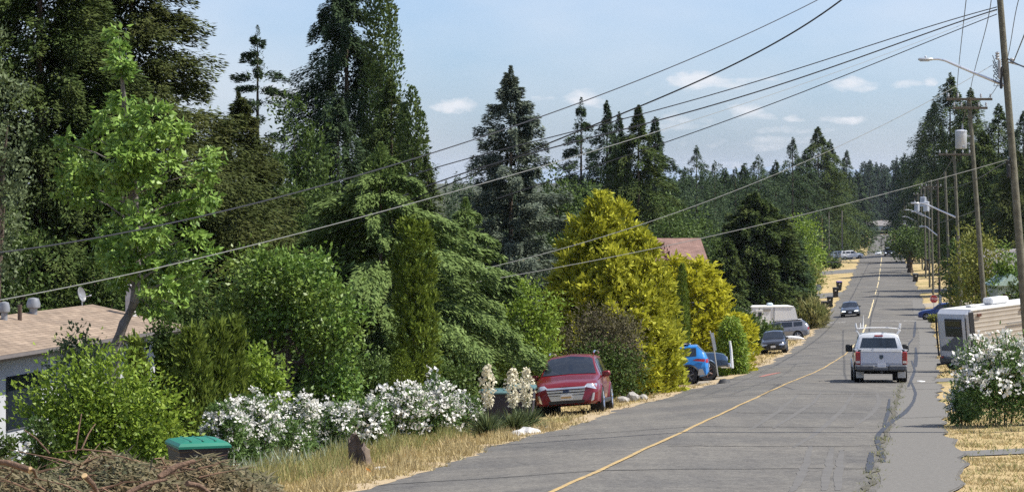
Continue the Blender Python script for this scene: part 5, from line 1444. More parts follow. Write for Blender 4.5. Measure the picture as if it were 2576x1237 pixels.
MB().tube([v(1836.2, 860), v(1836, 857)], .055, 8).build('cap', off_white, o, True)
# terracotta pot with a dry plant
o = empty('plant_pot', gp(1865, 128), 'terracotta pot holding a dried brown plant at the verge', 'plant pot')
MB().lathe([(.20, 0), (.26, .20), (.34, .45), (.38, .46), (.38, .54), (.32, .54), (.28, .42), (.05, .40)], 20).build('pot', mat('terracotta', (.33, .12, .06), .8, .2, 5), o, True)
rg_ = RNG(); n_ = 240
P = np.stack([rg_.normal(size=n_) * .06, rg_.normal(size=n_) * .06, np.full(n_, .42)], 1); D = np.stack([rg_.normal(size=n_) * .35, rg_.normal(size=n_) * .35, np.ones(n_)], 1)
V, Q = cards(P, D, rg_.normal(size=(n_, 3)), .55 * rg_.uniform(.5, 1.3, n_), .06); link_mesh('dry_stems', np_mesh('dry_stems', V, Q), leaf_mat('dry_brown_stems', (.11, .06, .03), (.20, .10, .05), None, .1), o)

m_bin = mat('black_bin', (.020, .021, .024), .5, .2)
def cart(label, loc, rz, lid_m, body_m=None, s=1.0, group=None, ajar=0, mark=True):
    o = empty('wheeled_bin', loc, label, 'bin', group, rz)
    o.scale = (s, s, s)
    m = MB(); V = []
    lv = [(.0, .22, .25), (.10, .24, .26), (.75, .30, .34), (.98, .315, .365), (1.0, .33, .38), (1.03, .33, .38)]
    for z, a, b in lv: V += [(-a, -b + .03, z), (a, -b + .03, z), (a, b, z), (-a, b, z)]
    Fc = [(3, 2, 1, 0)] + [(i * 4 + k, i * 4 + (k + 1) % 4, i * 4 + 4 + (k + 1) % 4, i * 4 + 4 + k) for i in range(5) for k in range(4)] + [(20, 21, 22, 23)]
    m.add(V, Fc).build('body', body_m or m_bin, o)
    l = MB()
    V = []
    for z, a, b in ((1.035, .345, .40), (1.065, .345, .40), (1.10, .31, .36), (1.125, .20, .25)): V += [(-a, -b, z), (a, -b, z), (a, b, z), (-a, b, z)]
    Fc = [(3, 2, 1, 0)] + [(i * 4 + k, i * 4 + (k + 1) % 4, i * 4 + 4 + (k + 1) % 4, i * 4 + 4 + k) for i in range(3) for k in range(4)] + [(12, 13, 14, 15)]
    l.add(V, Fc)
    for x in (-.16, 0, .16): l.box((x, 0, 1.118), (.03, .62, .03), bev=.008)
    lo = l.build('lid', lid_m, o)
    for sg in (-1, 1):
        MB().lathe([(.06, -.03), (.125, -.03), (.13, 0), (.125, .03), (.06, .03)], 16, Matrix.Translation((sg * .27, .28, .125)) @ Matrix.Rotation(math.pi / 2, 4, 'Y')).build('wheel', black_rubber, o, True)
    MB().tube([(-.26, .40, .98), (-.26, .47, 1.0), (.26, .47, 1.0), (.26, .40, .98)], .018, 6).build('handle', black_plastic, o, True)
    if mark: MB().prism([(-.10, -.325, .70), (.06, -.325, .72), (.12, -.335, .80), (.02, -.345, .86), (-.09, -.338, .82)], (0, -.006, 0)).build('white_emblem', off_white, o)
    return o
m_lid = mat('black_lid', (.030, .031, .034), .4, .15)
m_glid = mat('green_lid', (.012, .165, .105), .45, .12, 3)
cart('black bin with a bright green lid behind the brush pile', gp(498, 33.3) + Vector((0, 0, .03)), math.radians(20), m_glid, mat('dark_brown_bin', (.035, .030, .032), .5), .98, mark=False)
for (px, d, lb, lm) in ((2074, 272, 'nearest of four black bins on the left verge', m_lid), (2088, 286, 'second nearest black bin on the left verge', m_lid), (2102, 318, 'third black bin on the left verge', m_lid), (2111, 345, 'farthest black bin on the left verge, with a violet lid', mat('violet_lid', (.13, .09, .35), .5))):
    cart(lb, gp(px, d), math.radians(-8 + (d * 7 % 13)), lm, s=1.05 if d < 300 else 1.1, group='black bins along the left verge')
cart('black bin standing alone on the right verge under the street trees', gp(2303, 372), math.radians(4), mat('grey_lid', (.16, .18, .18), .5), s=1.1)
cart('left of two dark blue bins beside the red SUV', gp(1247, 66) + Vector((0, 0, -.1)), math.radians(10), mat('teal_lid', (.06, .13, .13), .5), mat('dark_navy_bin', (.016, .018, .035), .5), 1.0, 'dark blue bins by the red SUV', mark=False)
cart('right of two dark blue bins beside the red SUV', gp(1312, 67) + Vector((0, 0, -.1)), math.radians(-5), mat('teal_lid', (.06, .13, .13), .5), mat('dark_navy_bin', (.016, .018, .035)), 1.05, 'dark blue bins by the red SUV', mark=False)

# stump
o = empty('tree_stump', gp(908, 48.3), 'weathered brown tree stump in the dry grass', 'stump')
o.scale = (1.05, 1.05, 1.0)
V = []; Fc = []; n = 22; rg2 = random.Random(4)
prof = [(-.1, .27), (0, .23), (.12, .19), (.35, .165), (.52, .15)]
jag = [rg2.uniform(-.07, .16) for _ in range(n)]
for z, r in prof:
    for k in range(n):
        a = 2 * math.pi * k / n; rr = r * (1 + .14 * math.sin(a * 5 + 1) + .07 * math.sin(a * 9))
        V.append((rr * math.cos(a) - z * .15, rr * math.sin(a), z + (jag[k] - (.10 if math.cos(a) > .2 else 0) if z > .5 else 0)))
for i in range(len(prof) - 1):
    for k in range(n): Fc.append((i * n + k, i * n + (k + 1) % n, (i + 1) * n + (k + 1) % n, (i + 1) * n + k))
V.append((-.06, 0, .38)); Fc += [((len(prof) - 1) * n + k, (len(prof) - 1) * n + (k + 1) % n, len(V) - 1) for k in range(n)]
MB().add(V, Fc).build('bole', mat('weathered_stump_wood', (.105, .080, .066), .9, .5, 5, bump=1.0, bscale=18), o, True)
MB().prism([(.10, -.19, .05), (.18, -.16, .05), (.16, -.15, .36), (.08, -.18, .42)], (0, .03, 0)).build('bare_wood', mat('pale_split_wood', (.32, .25, .19), .9, .3, 9), o)
# stones along the bed
def stone(label, px, d, r, m_, g=None, sq=.6, dz=0):
    import bmesh
    bm = bmesh.new(); bmesh.ops.create_icosphere(bm, subdivisions=2, radius=r)
    q = random.Random(px * 31 + d)
    for v in bm.verts:
        k = 1 + q.uniform(-.18, .18) + .15 * math.sin(v.co.x / r * 3 + px)
        v.co = Vector((v.co.x * k * 1.25, v.co.y * k, v.co.z * k * sq))
    me = bpy.data.meshes.new('stone'); bm.to_mesh(me); bm.free()
    o = link_mesh('stone', me, m_, None)
    o.location = gp(px, d) + Vector((0, 0, r * sq * .5 + dz))
    return tag(o, label, 'stone', g)
m_st = mat('grey_stone', (.36, .34, .31), .9, .25, 12, bump=.5); m_stp = mat('pale_stone', (.62, .60, .56), .9, .15, 12, bump=.4)
stone('white stone lying on the grass right of the stump', 960, 46.5, .10, m_stp)
for i, (px, d, r) in enumerate(((1302, 59.3, .17), (1330, 60.5, .20), (1352, 61.5, .13), (1378, 62.5, .11), (1286, 58.2, .10))):
    stone(['wide pale', 'large pale', 'grey middle', 'small grey right', 'small grey left'][i] + ' stone of the row edging the bed before the red SUV', px, d, r, m_st if i in (2, 4) else m_stp, 'stones edging the bed')
for i, (px, d, r) in enumerate(((1568, 86.5, .16), (1592, 87, .22), (1616, 87.5, .15))):
    stone(['left', 'largest', 'right'][i] + ' mottled stone under the golden cypress by the verge', px, d, r, m_st, 'stones under the golden cypress', .9)
for i, (px, d) in enumerate(((690, 37.5), (745, 39), (2470, 101))):
    stone(['small pale stone at the grass edge left', 'small stone beside the grass tuft', 'pale kerb block behind the rose bush'][i], px, d, (.07, .06, .25)[i], m_stp)
o_ = None
tag(MB().box(road(4.9, 99.5) + Vector((0, 0, .04)), (.22, .3, .05), rz=.4, bev=.015).build('litter', white_paint), 'scrap of white litter on the shoulder behind the pickup', 'litter')
# overturned white kayak-like board by the black hatchback
o = MB().tube([(-.9, 0, .16), (-.6, 0, .18), (0, 0, .20), (.6, 0, .18), (.95, 0, .14)], [.04, .16, .2, .16, .03], 10).build('white_hull', white_paint, None, True)
o.location = gp(1992, 198); o.rotation_euler = (0, 0, -.2); tag(o, 'low white hull lying on the grass by the grey wagon', 'hull')

# chain link fence at the far left
o = empty('chain_link_fence', gp(-40, 35), 'chain link fence with grey posts at the left edge below the house door', 'fence')
b_ = gp(-40, 35)
fp = [gp(px, 35.2) - b_ for px in (-60, -10, 40)]
for q in fp: MB().tube([q + Vector((0, 0, -.1)), q + Vector((0, 0, 1.05))], .03, 8).lathe([(.04, 1.05), (.04, 1.09), (.01, 1.12)], 8, Matrix.Translation(q)).build('post', steel, o, True)
rl = MB(); 
for a, b in zip(fp, fp[1:]): rl.tube([a + Vector((0, 0, 1.0)), b + Vector((0, 0, 1.0))], .02, 6)
rl.build('top_rail', steel, o, True)
mw = MB(); A, Bp = fp[0], fp[-1]; Ln = (Bp - A).length
k = 0
while k * .12 < Ln + 1:
    for sg in (0, 1):
        x0 = k * .12 - .5; x1 = x0 + .95
        za, zb = (.03, .98) if sg == 0 else (.98, .03)
        if x1 > Ln or x0 < 0:
            continue
        mw.tube([A.lerp(Bp, x0 / Ln) + Vector((0, 0, za)), A.lerp(Bp, x1 / Ln) + Vector((0, 0, zb))], .0035, 3, False)
    k += 1
mw.build('wire_mesh', mat('green_wire', (.10, .14, .11), .5), o)

# ---------------------------------------------------------------- trees: far to near
# far woods that read as one mass
def far_wood(name, label, pts, d0, d1, N, Lpx, m, hvar=.25, seed=1):
    """ragged wooded belt whose top follows the directions given"""
    rg = np.random.default_rng(seed); lst = []
    P = np.array(pts, float)
    for i in range(N):
        px = rg.uniform(P[0, 0], P[-1, 0]); top = np.interp(px, P[:, 0], P[:, 1]); d = rg.uniform(d0, d1)
        if name == 'distant_forest' and 2140 < px < 2275: d = max(d, rg.uniform(1260, 1900))
        X = px_at(px, d); z0 = float(gz(X, d)); zt = (HY - top) / F * d
        H = max(3, (zt - z0)) * (1 - rg.uniform(0, 1) ** 2 * hvar); R = H * rg.uniform(.16, .26)
        if d < 1150 and abs(X - cx(d)) < R * 1.4 + 9: continue
        V, Q = conifer_sprays(rg, 800, H, R * 1.25, .05, .6, 12, 6, L=Lpx / F * d * 1.5, Wd=Lpx / F * d * .75, irr=.4)
        lst.append((V + np.array([X, d, z0]), Q))
    V, Q = merge(lst)
    o = link_mesh(name, np_mesh(name, V, Q), LM[m])
    return tag(o, label, 'forest', None, 'stuff')
far_wood('distant_forest', 'hazy blue green forest closing the end of the road', [(1600, 470), (1700, 448), (1850, 440), (2000, 430), (2150, 432), (2170, 408), (2200, 402), (2230, 418), (2262, 392), (2300, 398), (2345, 405), (2420, 395), (2576, 380), (2640, 380)], 1000, 1900, 420, 6, 'hazed_wood', .35, 3)
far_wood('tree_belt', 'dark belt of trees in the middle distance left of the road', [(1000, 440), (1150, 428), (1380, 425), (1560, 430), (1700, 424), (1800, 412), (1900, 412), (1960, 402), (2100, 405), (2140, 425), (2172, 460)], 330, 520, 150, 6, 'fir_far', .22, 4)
far_wood('roadside_wood', 'dark green wood beside the far crest of the road', [(2050, 520), (2120, 515), (2165, 530), (2190, 560), (2200, 590)], 560, 760, 34, 5, 'hazed_wood', .3, 8)
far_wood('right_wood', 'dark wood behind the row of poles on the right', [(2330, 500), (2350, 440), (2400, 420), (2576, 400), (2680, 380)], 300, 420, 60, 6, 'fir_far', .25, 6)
# distant ridge
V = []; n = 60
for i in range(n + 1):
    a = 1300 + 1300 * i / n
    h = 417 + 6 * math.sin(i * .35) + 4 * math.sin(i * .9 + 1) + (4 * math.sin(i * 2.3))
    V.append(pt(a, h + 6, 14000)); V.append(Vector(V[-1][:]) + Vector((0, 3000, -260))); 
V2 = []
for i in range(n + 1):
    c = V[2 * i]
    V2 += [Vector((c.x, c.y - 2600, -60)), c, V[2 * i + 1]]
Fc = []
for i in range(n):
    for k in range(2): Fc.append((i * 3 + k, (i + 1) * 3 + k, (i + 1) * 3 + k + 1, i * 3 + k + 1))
o = MB().add(V2, Fc).build('mountains', mat('haze_blue_ridge', (.20, .27, .36), .95, .1, .002), None, True); o['kind'] = 'structure'  # the blue of distance haze is put into the ridge's own colour

# firs against the sky, middle distance
G1 = 'firs in the middle distance'
fir('fir_tree', 1462, 246, 92, 235, 'open branched fir with layered drooping boughs, left of the trio', 'tree', 'fir_far', 8500, G1, 8, p=.8, irr=.4, nwh=17, droop=.15, rise=-.12, tier=.15, width=.18, fill=.4)
fir('fir_tree', 1527, 254, 86, 232, 'second fir of the trio, dense with a blunt top', 'tree', 'fir_far', 11000, G1, 8, p=.8, irr=.4)
fir('fir_tree', 1557, 282, 50, 250, 'narrow fir half hidden between the trio firs', 'tree', 'fir_far', 6000, G1, 8, p=.75)
fir('fir_tree', 1606, 266, 130, 225, 'broadest and darkest fir of the trio, on the right', 'tree', 'fir', 18000, G1, 9, p=.8, irr=.35)
fir('fir_tree', 1648, 296, 92, 240, 'fir leaning out on the right side of the dark trio', 'tree', 'fir_far', 10000, G1, 9, p=.78, irr=.5)
fir('fir_tree', 1752, 366, 84, 360, 'pale tipped fir left of the middle gap', 'tree', 'fir_far', 4200, G1, 6, p=.75, irr=.45)
fir('fir_tree', 1722, 420, 40, 380, 'short fir at the foot of the middle gap', 'tree', 'fir_far', 2000, G1, 6)
fir('fir_tree', 1798, 404, 56, 370, 'small pointed fir right of the pale tipped one', 'tree', 'fir_far', 2200, G1, 6)
fir('fir_tree', 1850, 420, 64, 400, 'low dark fir in the middle gap', 'tree', 'fir_far', 2200, G1, 6)
fir('fir_tree', 1908, 390, 78, 390, 'round headed fir standing alone above the belt', 'tree', 'fir_far', 3600, G1, 6, p=.5, irr=.4)
fir('fir_tree', 1994, 346, 76, 410, 'tall slim fir left of the wide one', 'tree', 'fir_far', 4200, G1, 6, p=.75, irr=.5)
fir('fir_tree', 2058, 320, 96, 560, 'wide ragged fir, tallest above the far road', 'tree', 'fir', 9500, G1, 7, p=.75, irr=.4)
fir('fir_tree', 2130, 378, 28, 800, 'small round topped fir right of the wide one', 'tree', 'fir_far', 2600, G1, 6, p=.5)
fir('fir_tree', 2096, 430, 46, 580, 'dark fir below and right of the wide one', 'tree', 'fir_far', 3600, G1, 6, p=.6)
for i, (px, top, hw, d, lb) in enumerate(((2188, 402, 22, 1290, 'pointed bluish fir at the end of the road'), (2225, 432, 22, 1320, 'low bluish fir at the end of the road'), (2256, 392, 18, 820, 'left of two slim bluish firs right of the road end'), (2274, 384, 20, 800, 'right of two slim bluish firs right of the road end'), (2207, 420, 20, 1350, 'middle bluish fir at the end of the road'))):
    fir('fir_tree', px, top, hw, d, lb, 'tree', 'hazed_wood', 1600, 'bluish firs at the end of the road', 5, p=.8)
for px, top, hw, d, lb in ((1952, 404, 70, 430, 'dark fir between the round headed and the slim one'), (2028, 376, 60, 470, 'dark fir in the gap left of the wide ragged one'), (2088, 352, 54, 600, 'fir leaning against the right flank of the wide ragged one'), (1872, 412, 60, 420, 'short dark fir left of the round headed one'), (1822, 424, 56, 430, 'lowest dark fir of the middle gap'), (2160, 436, 34, 900, 'last dark fir left of the far road')):
    fir('fir_tree', px, top, hw, d, lb, 'tree', 'fir_far', 3600, G1, 7, p=.72, irr=.45)
G2 = 'tall dark firs on the right'
fir('fir_tree', 2390, 184, 104, 520, 'tallest dark fir on the right, behind the transformer', 'tree', 'fir', 9500, G2, 8, p=.62, irr=.45, nwh=22)
fir('fir_tree', 2350, 256, 86, 600, 'left flank fir of the tall dark right group', 'tree', 'fir_far', 6500, G2, 8, p=.72, irr=.45, nwh=18)
fir('fir_tree', 2442, 222, 100, 400, 'fir behind the second pole head', 'tree', 'fir', 7500, G2, 8, p=.65, irr=.45)
fir('fir_tree', 2512, 262, 90, 330, 'fir between the two nearest poles', 'tree', 'fir', 7500, G2, 8, p=.6, irr=.45)
fir('fir_tree', 2575, 280, 95, 270, 'fir at the right edge behind the nearest pole', 'tree', 'fir_far', 7500, G2, 8, p=.6)
fir('fir_tree', 2324, 330, 46, 820, 'lower fir at the left foot of the right group', 'tree', 'fir_far', 3600, G2, 7, p=.7)
fir('fir_tree', 2474, 330, 90, 310, 'dark broad fir filling the middle of the right group', 'tree', 'fir', 8000, G2, 9, p=.5)
fir('fir_tree', 2412, 340, 70, 470, 'dark broad fir under the tallest of the right group', 'tree', 'fir', 8000, G2, 9, p=.5)
fir('fir_tree', 2560, 380, 90, 255, 'dark low fir at the right edge under the others', 'tree', 'brown', 7000, G2, 9, p=.5)
broad('street_tree', 2290, 574, 62, 415, 'round street tree shading the right verge, nearest the road', m='green', ncl=140, nl=26, Lpx=6, t0=.34, group='street trees on the right verge', tw=.42, clump=.26, inner=.3)
broad('street_tree', 2330, 596, 44, 425, 'smaller street tree beside the round one', m='green', ncl=100, nl=24, Lpx=6, t0=.34, group='street trees on the right verge', tw=.36, inner=.3)
broad('street_tree', 2285, 600, 40, 440, 'low street tree behind the round one', m='dgreen', ncl=80, nl=24, Lpx=6, t0=.3, group='street trees on the right verge', tw=.3, inner=.3)
broad('broadleaf_tree', 2462, 566, 92, 158, 'yellow green tree behind the poles above the trailer', m='olive', ncl=190, nl=34, Lpx=8, t0=.08, inner=.3, up=.5)
broad('broadleaf_tree', 2408, 600, 42, 215, 'mid green tree left of the yellow green one', m='green', ncl=110, nl=28, Lpx=8, t0=.05, inner=.3)
broad('broadleaf_tree', 2532, 600, 62, 150, 'bright green tree right of the third pole', m='laurel', ncl=140, nl=28, Lpx=9, t0=.06, inner=.3)
broad('broadleaf_tree', 2590, 640, 60, 140, 'dark tree at the right edge above the trailer', m='dgreen', ncl=100, nl=28, Lpx=9, t0=.1, inner=.3)
broad('hedge', 2357, 792, 20, 232, 'low clipped brown green bush by the trailer corner', 'shrub', m='olive', ncl=70, nl=24, Lpx=6, t0=.0, trunk=False, inner=.3, shape=((0, 0, .5, 1, .5),))
# left verge, far
broad('shrub', 2038, 660, 52, 318, 'brown green rounded garden bush on the far left verge', 'shrub', m='olive', ncl=90, nl=24, Lpx=6, t0=.0, inner=.3)
broad('shrub', 2070, 640, 24, 468, 'small dark bush beside the wooden pole on the far left verge', 'shrub', m='dgreen', ncl=60, nl=20, Lpx=5, t0=.0, inner=.3)
broad('shrub', 2098, 650, 20, 455, 'low dark bush between the far left poles', 'shrub', m='dgreen', ncl=50, nl=20, Lpx=5, t0=.0, inner=.3)
broad('broadleaf_tree', 2014, 530, 74, 330, 'bright pale green tree right of the dark dome', m='bright', ncl=130, nl=26, Lpx=7, t0=.05, inner=.3)
broad('broadleaf_tree', 1975, 590, 70, 290, 'yellowish green tree by the dark dome', m='green', ncl=120, nl=26, Lpx=8, t0=.05, inner=.3)
broad('shrub', 2015, 660, 46, 268, 'leafy green shrub hiding the foot of the dark dome', 'shrub', m='green', ncl=130, nl=26, Lpx=8, t0=.0, inner=.3)
broad('shrub', 2028, 764, 56, 226, 'straw coloured tall grass clump at the left bend', 'tall grass', m='weed', ncl=140, nl=40, Lpx=18, t0=.0, trunk=False, inner=.2, up=1.5, wl=.14)
broad('shrub', 2046, 776, 34, 250, 'paler tall grass clump behind the straw one', 'tall grass', m='straw', ncl=70, nl=36, Lpx=16, t0=.0, trunk=False, inner=.2, up=1.5, wl=.14)
fir('cedar_tree', 1900, 486, 112, 226, 'great dark dome shaped evergreen right of the house', 'tree', 'fir', 16000, None, 12, p=.42, irr=.2, nwh=26, t0=.02, rise=.25, droop=.3)
fir('cedar_tree', 1975, 560, 58, 232, 'lower dark evergreen leaning on the right of the dome', 'tree', 'fir_far', 7000, None, 12, p=.42, irr=.25, t0=.02)
fir('cedar_tree', 1828, 600, 48, 205, 'dark evergreen at the left foot of the dome', 'tree', 'fir', 5000, None, 12, p=.45, irr=.25, t0=.02)
broad('broadleaf_tree', 1690, 490, 92, 205, 'soft mid green tree behind the rose brown roof', m='green', ncl=180, nl=28, Lpx=8, t0=.1, inner=.3)
broad('broadleaf_tree', 1760, 520, 70, 215, 'soft dark green tree right behind the rose brown roof', m='dgreen', ncl=120, nl=28, Lpx=8, t0=.1, inner=.3)
broad('broadleaf_tree', 1405, 400, 80, 180, 'green broadleaf tree between the blue spruce and the trio', m='dgreen', ncl=170, nl=28, Lpx=9, t0=.1, inner=.3)
broad('broadleaf_tree', 1490, 440, 84, 170, 'paler broadleaf tree in front of the trio', m='green', ncl=170, nl=28, Lpx=9, t0=.1, inner=.3)
broad('broadleaf_tree', 1560, 520, 60, 165, 'low broadleaf tree between the golden cypress and the roof', m='dgreen', ncl=110, nl=28, Lpx=9, t0=.05, inner=.3)
broad('shrub', 1668, 610, 40, 150, 'dark red leaved shrub above the golden cypress shoulder', 'shrub', m='redleaf', ncl=80, nl=24, Lpx=8, t0=.1, inner=.3)
# driveway planting, middle left
broad('shrub', 1900, 800, 44, 176, 'dark green bush in front of the white trailer', 'shrub', m='green', ncl=110, nl=26, Lpx=8, t0=.0, inner=.3)
broad('shrub', 1858, 770, 50, 165, 'deep green bush left of the white trailer', 'shrub', m='dgreen', ncl=110, nl=26, Lpx=8, t0=.0, inner=.3)
broad('shrub', 1935, 818, 32, 190, 'low feathery green bush before the grey wagon', 'shrub', m='greyg', ncl=80, nl=24, Lpx=8, t0=.0, inner=.3, up=.8)
spire('golden_shrub', 1762, 640, 118, 132, 'bright yellow tall shrub sloping down beside the golden cypress', ((0, 0, 1, .62), (-.55, .1, 1.0, .5), (.4, -.2, .76, .55), (.75, -.1, .52, .45), (-.2, -.4, .9, .5)), 'yellow', 11000, 10, 'shrub', up=.3, out=.75, rnd=.5, pw=.55, rough=.2, tuft=(900, 18, 26))
spire('golden_shrub', 1840, 795, 42, 126, 'yellow green weeping shrub at the driveway corner', ((0, 0, 1, .8), (.35, -.2, .8, .6), (-.3, -.3, .9, .6)), 'bright', 5000, 12, 'shrub', up=-.3, out=.7, rnd=.35, pw=.4, wr=.25)
spire('cypress_tree', 1716, 668, 21, 121, 'slim dark green cypress between the golden cypress and the yellow shrub', m='arb', N=3600, Lpx=8)
# golden cypress
spire('golden_cypress', 1543, 478, 176, 97, 'large golden yellow cypress behind the red SUV', ((-.18, 0, 1, .52), (.12, .1, .94, .56), (-.5, -.05, .86, .46), (.42, -.05, .80, .55), (.56, -.1, .58, .42), (-.78, .0, .60, .36), (0, -.45, .72, .6), (.40, -.5, .55, .5), (-.4, -.45, .6, .5), (.48, -.35, .36, .34)), 'gold', 40000, 11, 'tree', up=.6, out=.75, rnd=.5, pw=.62, rough=.16, wr=.42, tuft=(2900, 24, 26))
broad('shrub', 1508, 772, 120, 89, 'greyish brown half dead shrub behind the red SUV', 'shrub', m='dull', ncl=260, nl=36, Lpx=8, t0=.12, inner=.35, up=.2, wl=.4, depth=.6)
broad('shrub', 1530, 860, 118, 88, 'dark olive lower growth under the grey brown shrub', 'shrub', m='dgreen', ncl=170, nl=32, Lpx=8, t0=.0, inner=.3, depth=.5)
broad('shrub', 1340, 690, 84, 82, 'light green leafy bush left of the red SUV', 'shrub', m='bright', ncl=170, nl=26, Lpx=10, t0=.10, inner=.4)
broad('shrub', 1330, 800, 70, 84, 'mid green bush above the dark blue bins', 'shrub', m='green', ncl=120, nl=26, Lpx=9, t0=.0, inner=.3)
# blue spruce
fir('spruce_tree', 1285, 168, 140, 112, 'tall blue grey spruce standing clear against the sky', 'tree', 'blue', 22000, None, 12, p=.62, irr=.38, nwh=24, nb=8, rise=.02, droop=.14, hang=.2, width=.17, tier=.25, upcurl=.12, fill=.6)
# tall centre group
fir('fir_tree', 872, -130, 160, 136, 'tall dark fir rising out of the frame left of the poplars', 'tree', 'fir_far', 36000, None, 11, p=.6, irr=.35, nwh=30, hang=.25)
spire('poplar_tree', 958, -60, 70, 134, 'tallest columnar poplar rising out of the frame', ((0, 0, 1, .75), (-.35, .1, .96, .5), (.42, 0, .93, .5), (.1, -.3, .98, .5)), 'poplar', 15000, 10, up=.8, out=.5, rnd=.5, pw=.35, rough=.3, wr=.55)
spire('poplar_tree', 1038, 222, 54, 126, 'shorter columnar poplar right of the tallest one', ((0, 0, 1, .7), (.4, .1, .92, .5), (-.4, 0, .95, .5)), 'poplar', 8500, 10, up=.8, out=.5, rnd=.5, pw=.4, rough=.3, wr=.55)
fir('fir_tree', 985, 200, 140, 128, 'dark fir filling the space under the poplars', 'tree', 'fir', 11000, None, 11, p=.5, irr=.3)
fir('fir_tree', 1075, 385, 62, 118, 'thin dark fir at the right foot of the poplars', 'tree', 'fir', 4500, None, 10, p=.65, irr=.5)
fir('fir_tree', 850, 240, 110, 122, 'dark fir left below the tall pair', 'tree', 'fir_far', 9000, None, 11, p=.5)
fir('pine_tree', 648, 66, 135, 142, 'sparse flat boughed pine outlined against the sky', 'tree', 'fir_far', 7000, None, 10, p=.6, irr=.45, nwh=13, nb=7, rise=.22, droop=.25, tier=.3, width=.22, inner=.1, t0=.40, hang=.0, fill=.22)
broad('broadleaf_tree', 750, 226, 105, 112, 'dark leafy tree below the pine', m='dgreen', ncl=240, nl=34, Lpx=11, t0=.1, inner=.35)
broad('broadleaf_tree', 690, 360, 110, 105, 'deep green leafy tree between the brown conifers and the fir', m='dgreen', ncl=230, nl=34, Lpx=11, t0=.05, inner=.35)
broad('broadleaf_tree', 830, 400, 100, 108, 'deep green tree behind the sage green deodar', m='dgreen', ncl=200, nl=34, Lpx=11, t0=.05, inner=.35)
# great brown green conifers on the left
fir('fir_tree', 330, -300, 322, 84, 'huge olive brown conifer overhanging the house, right flank against the sky', 'tree', 'brown', 60000, None, 16, p=1.0, irr=.28, nwh=44, nb=12, rise=.1, droop=.2, hang=.2, width=.25, tier=.5)
fir('fir_tree', 100, -420, 280, 80, 'huge dark conifer at the left edge', 'tree', 'fir', 50000, None, 17, p=.85, irr=.28, nwh=44, nb=12, tier=.5, rise=.1, droop=.25)
fir('fir_tree', 600, 235, 165, 88, 'olive brown conifer right of the bright young tree', 'tree', 'brown', 20000, None, 13, p=.55, irr=.3, nwh=26, nb=8, rise=.2, droop=.25, hang=.15)
broad('broadleaf_tree', -10, 60, 95, 66, 'pale leaved broadleaf tree cut by the left edge', m='greyg', ncl=170, nl=26, Lpx=12, t0=.2, inner=.45)
broad('broadleaf_tree', 40, 520, 120, 72, 'dark leafy tree behind the tan roof', m='dgreen', ncl=170, nl=30, Lpx=13, t0=.05, inner=.35)
broad('broadleaf_tree', 430, 600, 140, 74, 'deep shaded tree behind the bright young tree', m='dgreen', ncl=240, nl=32, Lpx=13, t0=.05, inner=.35)
broad('broadleaf_tree', 250, 620, 120, 76, 'dark tree behind the chimney', m='dgreen', ncl=170, nl=30, Lpx=13, t0=.05, inner=.35)
# drooping deodar
fir('deodar_tree', 958, 362, 300, 79, 'sage green deodar with long drooping layered boughs', 'tree', 'deodar', 38000, None, 16, p=.72, irr=.35, nwh=15, nb=8, rise=.16, droop=.36, hang=.30, width=.15, tier=.2, t0=.04, fill=.3)
fir('deodar_tree', 1172, 500, 150, 86, 'second lower deodar with hanging boughs behind the columnar arborvitae', 'tree', 'deodar', 15000, None, 15, p=.65, irr=.35, nwh=12, nb=8, rise=.16, droop=.36, hang=.42, width=.13, tier=.2, t0=.04, fill=.3)
spire('arborvitae', 1042, 548, 60, 72, 'tall columnar dark green arborvitae beside the deodar', ((-.35, 0, 1, .62), (.38, 0, .985, .62), (0, -.25, .97, .7)), 'arb', 15000, 9, 'tree', up=.85, out=.55, rnd=.4, pw=.3, rough=.10, tuft=(1100, 18, 20))
spire('arborvitae', 1010, 882, 40, 69, 'small ball shaped arborvitae in front of the columnar one', ((0, 0, 1, 1),), 'arb', 3600, 8, 'shrub', up=.6, out=.6, pw=.45)
# garden shrubs, left
broad('laurel_tree', 722, 636, 182, 67, 'big dense laurel like tree with reddish new leaves and a dark hollow', m='laurel', ncl=460, nl=30, Lpx=14, t0=.12, inner=.62, up=.2, depth=.9, tw=.10, clump=.22,
      shape=((-.35, 0, .80, .55, .20), (.1, .05, .84, .55, .17), (.48, 0, .66, .48, .24), (-.62, 0, .58, .38, .22), (.66, -.05, .42, .34, .22), (-.68, .1, .36, .32, .2), (.60, 0, .22, .34, .16), (.1, .6, .66, .5, .2)))
broad('shrub', 900, 880, 120, 70, 'low mid green bush behind the white flowers', 'shrub', m='green', ncl=220, nl=28, Lpx=11, t0=.0, inner=.3, depth=.5, up=.5)
broad('shrub', 1120, 905, 80, 73, 'leafy green growth right behind the white flowers', 'shrub', m='green', ncl=140, nl=28, Lpx=11, t0=.0, inner=.3, depth=.5, up=.6)
GC = 'upright golden green cypresses by the bright bush'
for (px, top, hw, d, lb) in ((432, 852, 46, 57, 'leftmost small golden green cypress'), (484, 812, 60, 56, 'broadest of the small golden green cypresses, nearest the bin'), (545, 806, 44, 58.5, 'third small golden green cypress'), (588, 798, 36, 59.5, 'rightmost and tallest small golden green cypress'), (342, 846, 34, 56.5, 'small cypress peeping out behind the bright green bush')):
    spire('cypress_tree', px, top, hw, d, lb, m='cyp', N=4800, Lpx=12, group=GC, up=1.1, out=.45, rnd=.3, pw=.7, wr=.28, rough=.12, tuft=(380, 16, 34))
broad('shrub', 640, 868, 100, 62, 'yellow green bush between the cypresses and the white flowers', 'shrub', m='bright', ncl=200, nl=26, Lpx=13, t0=.0, inner=.45, up=.4)
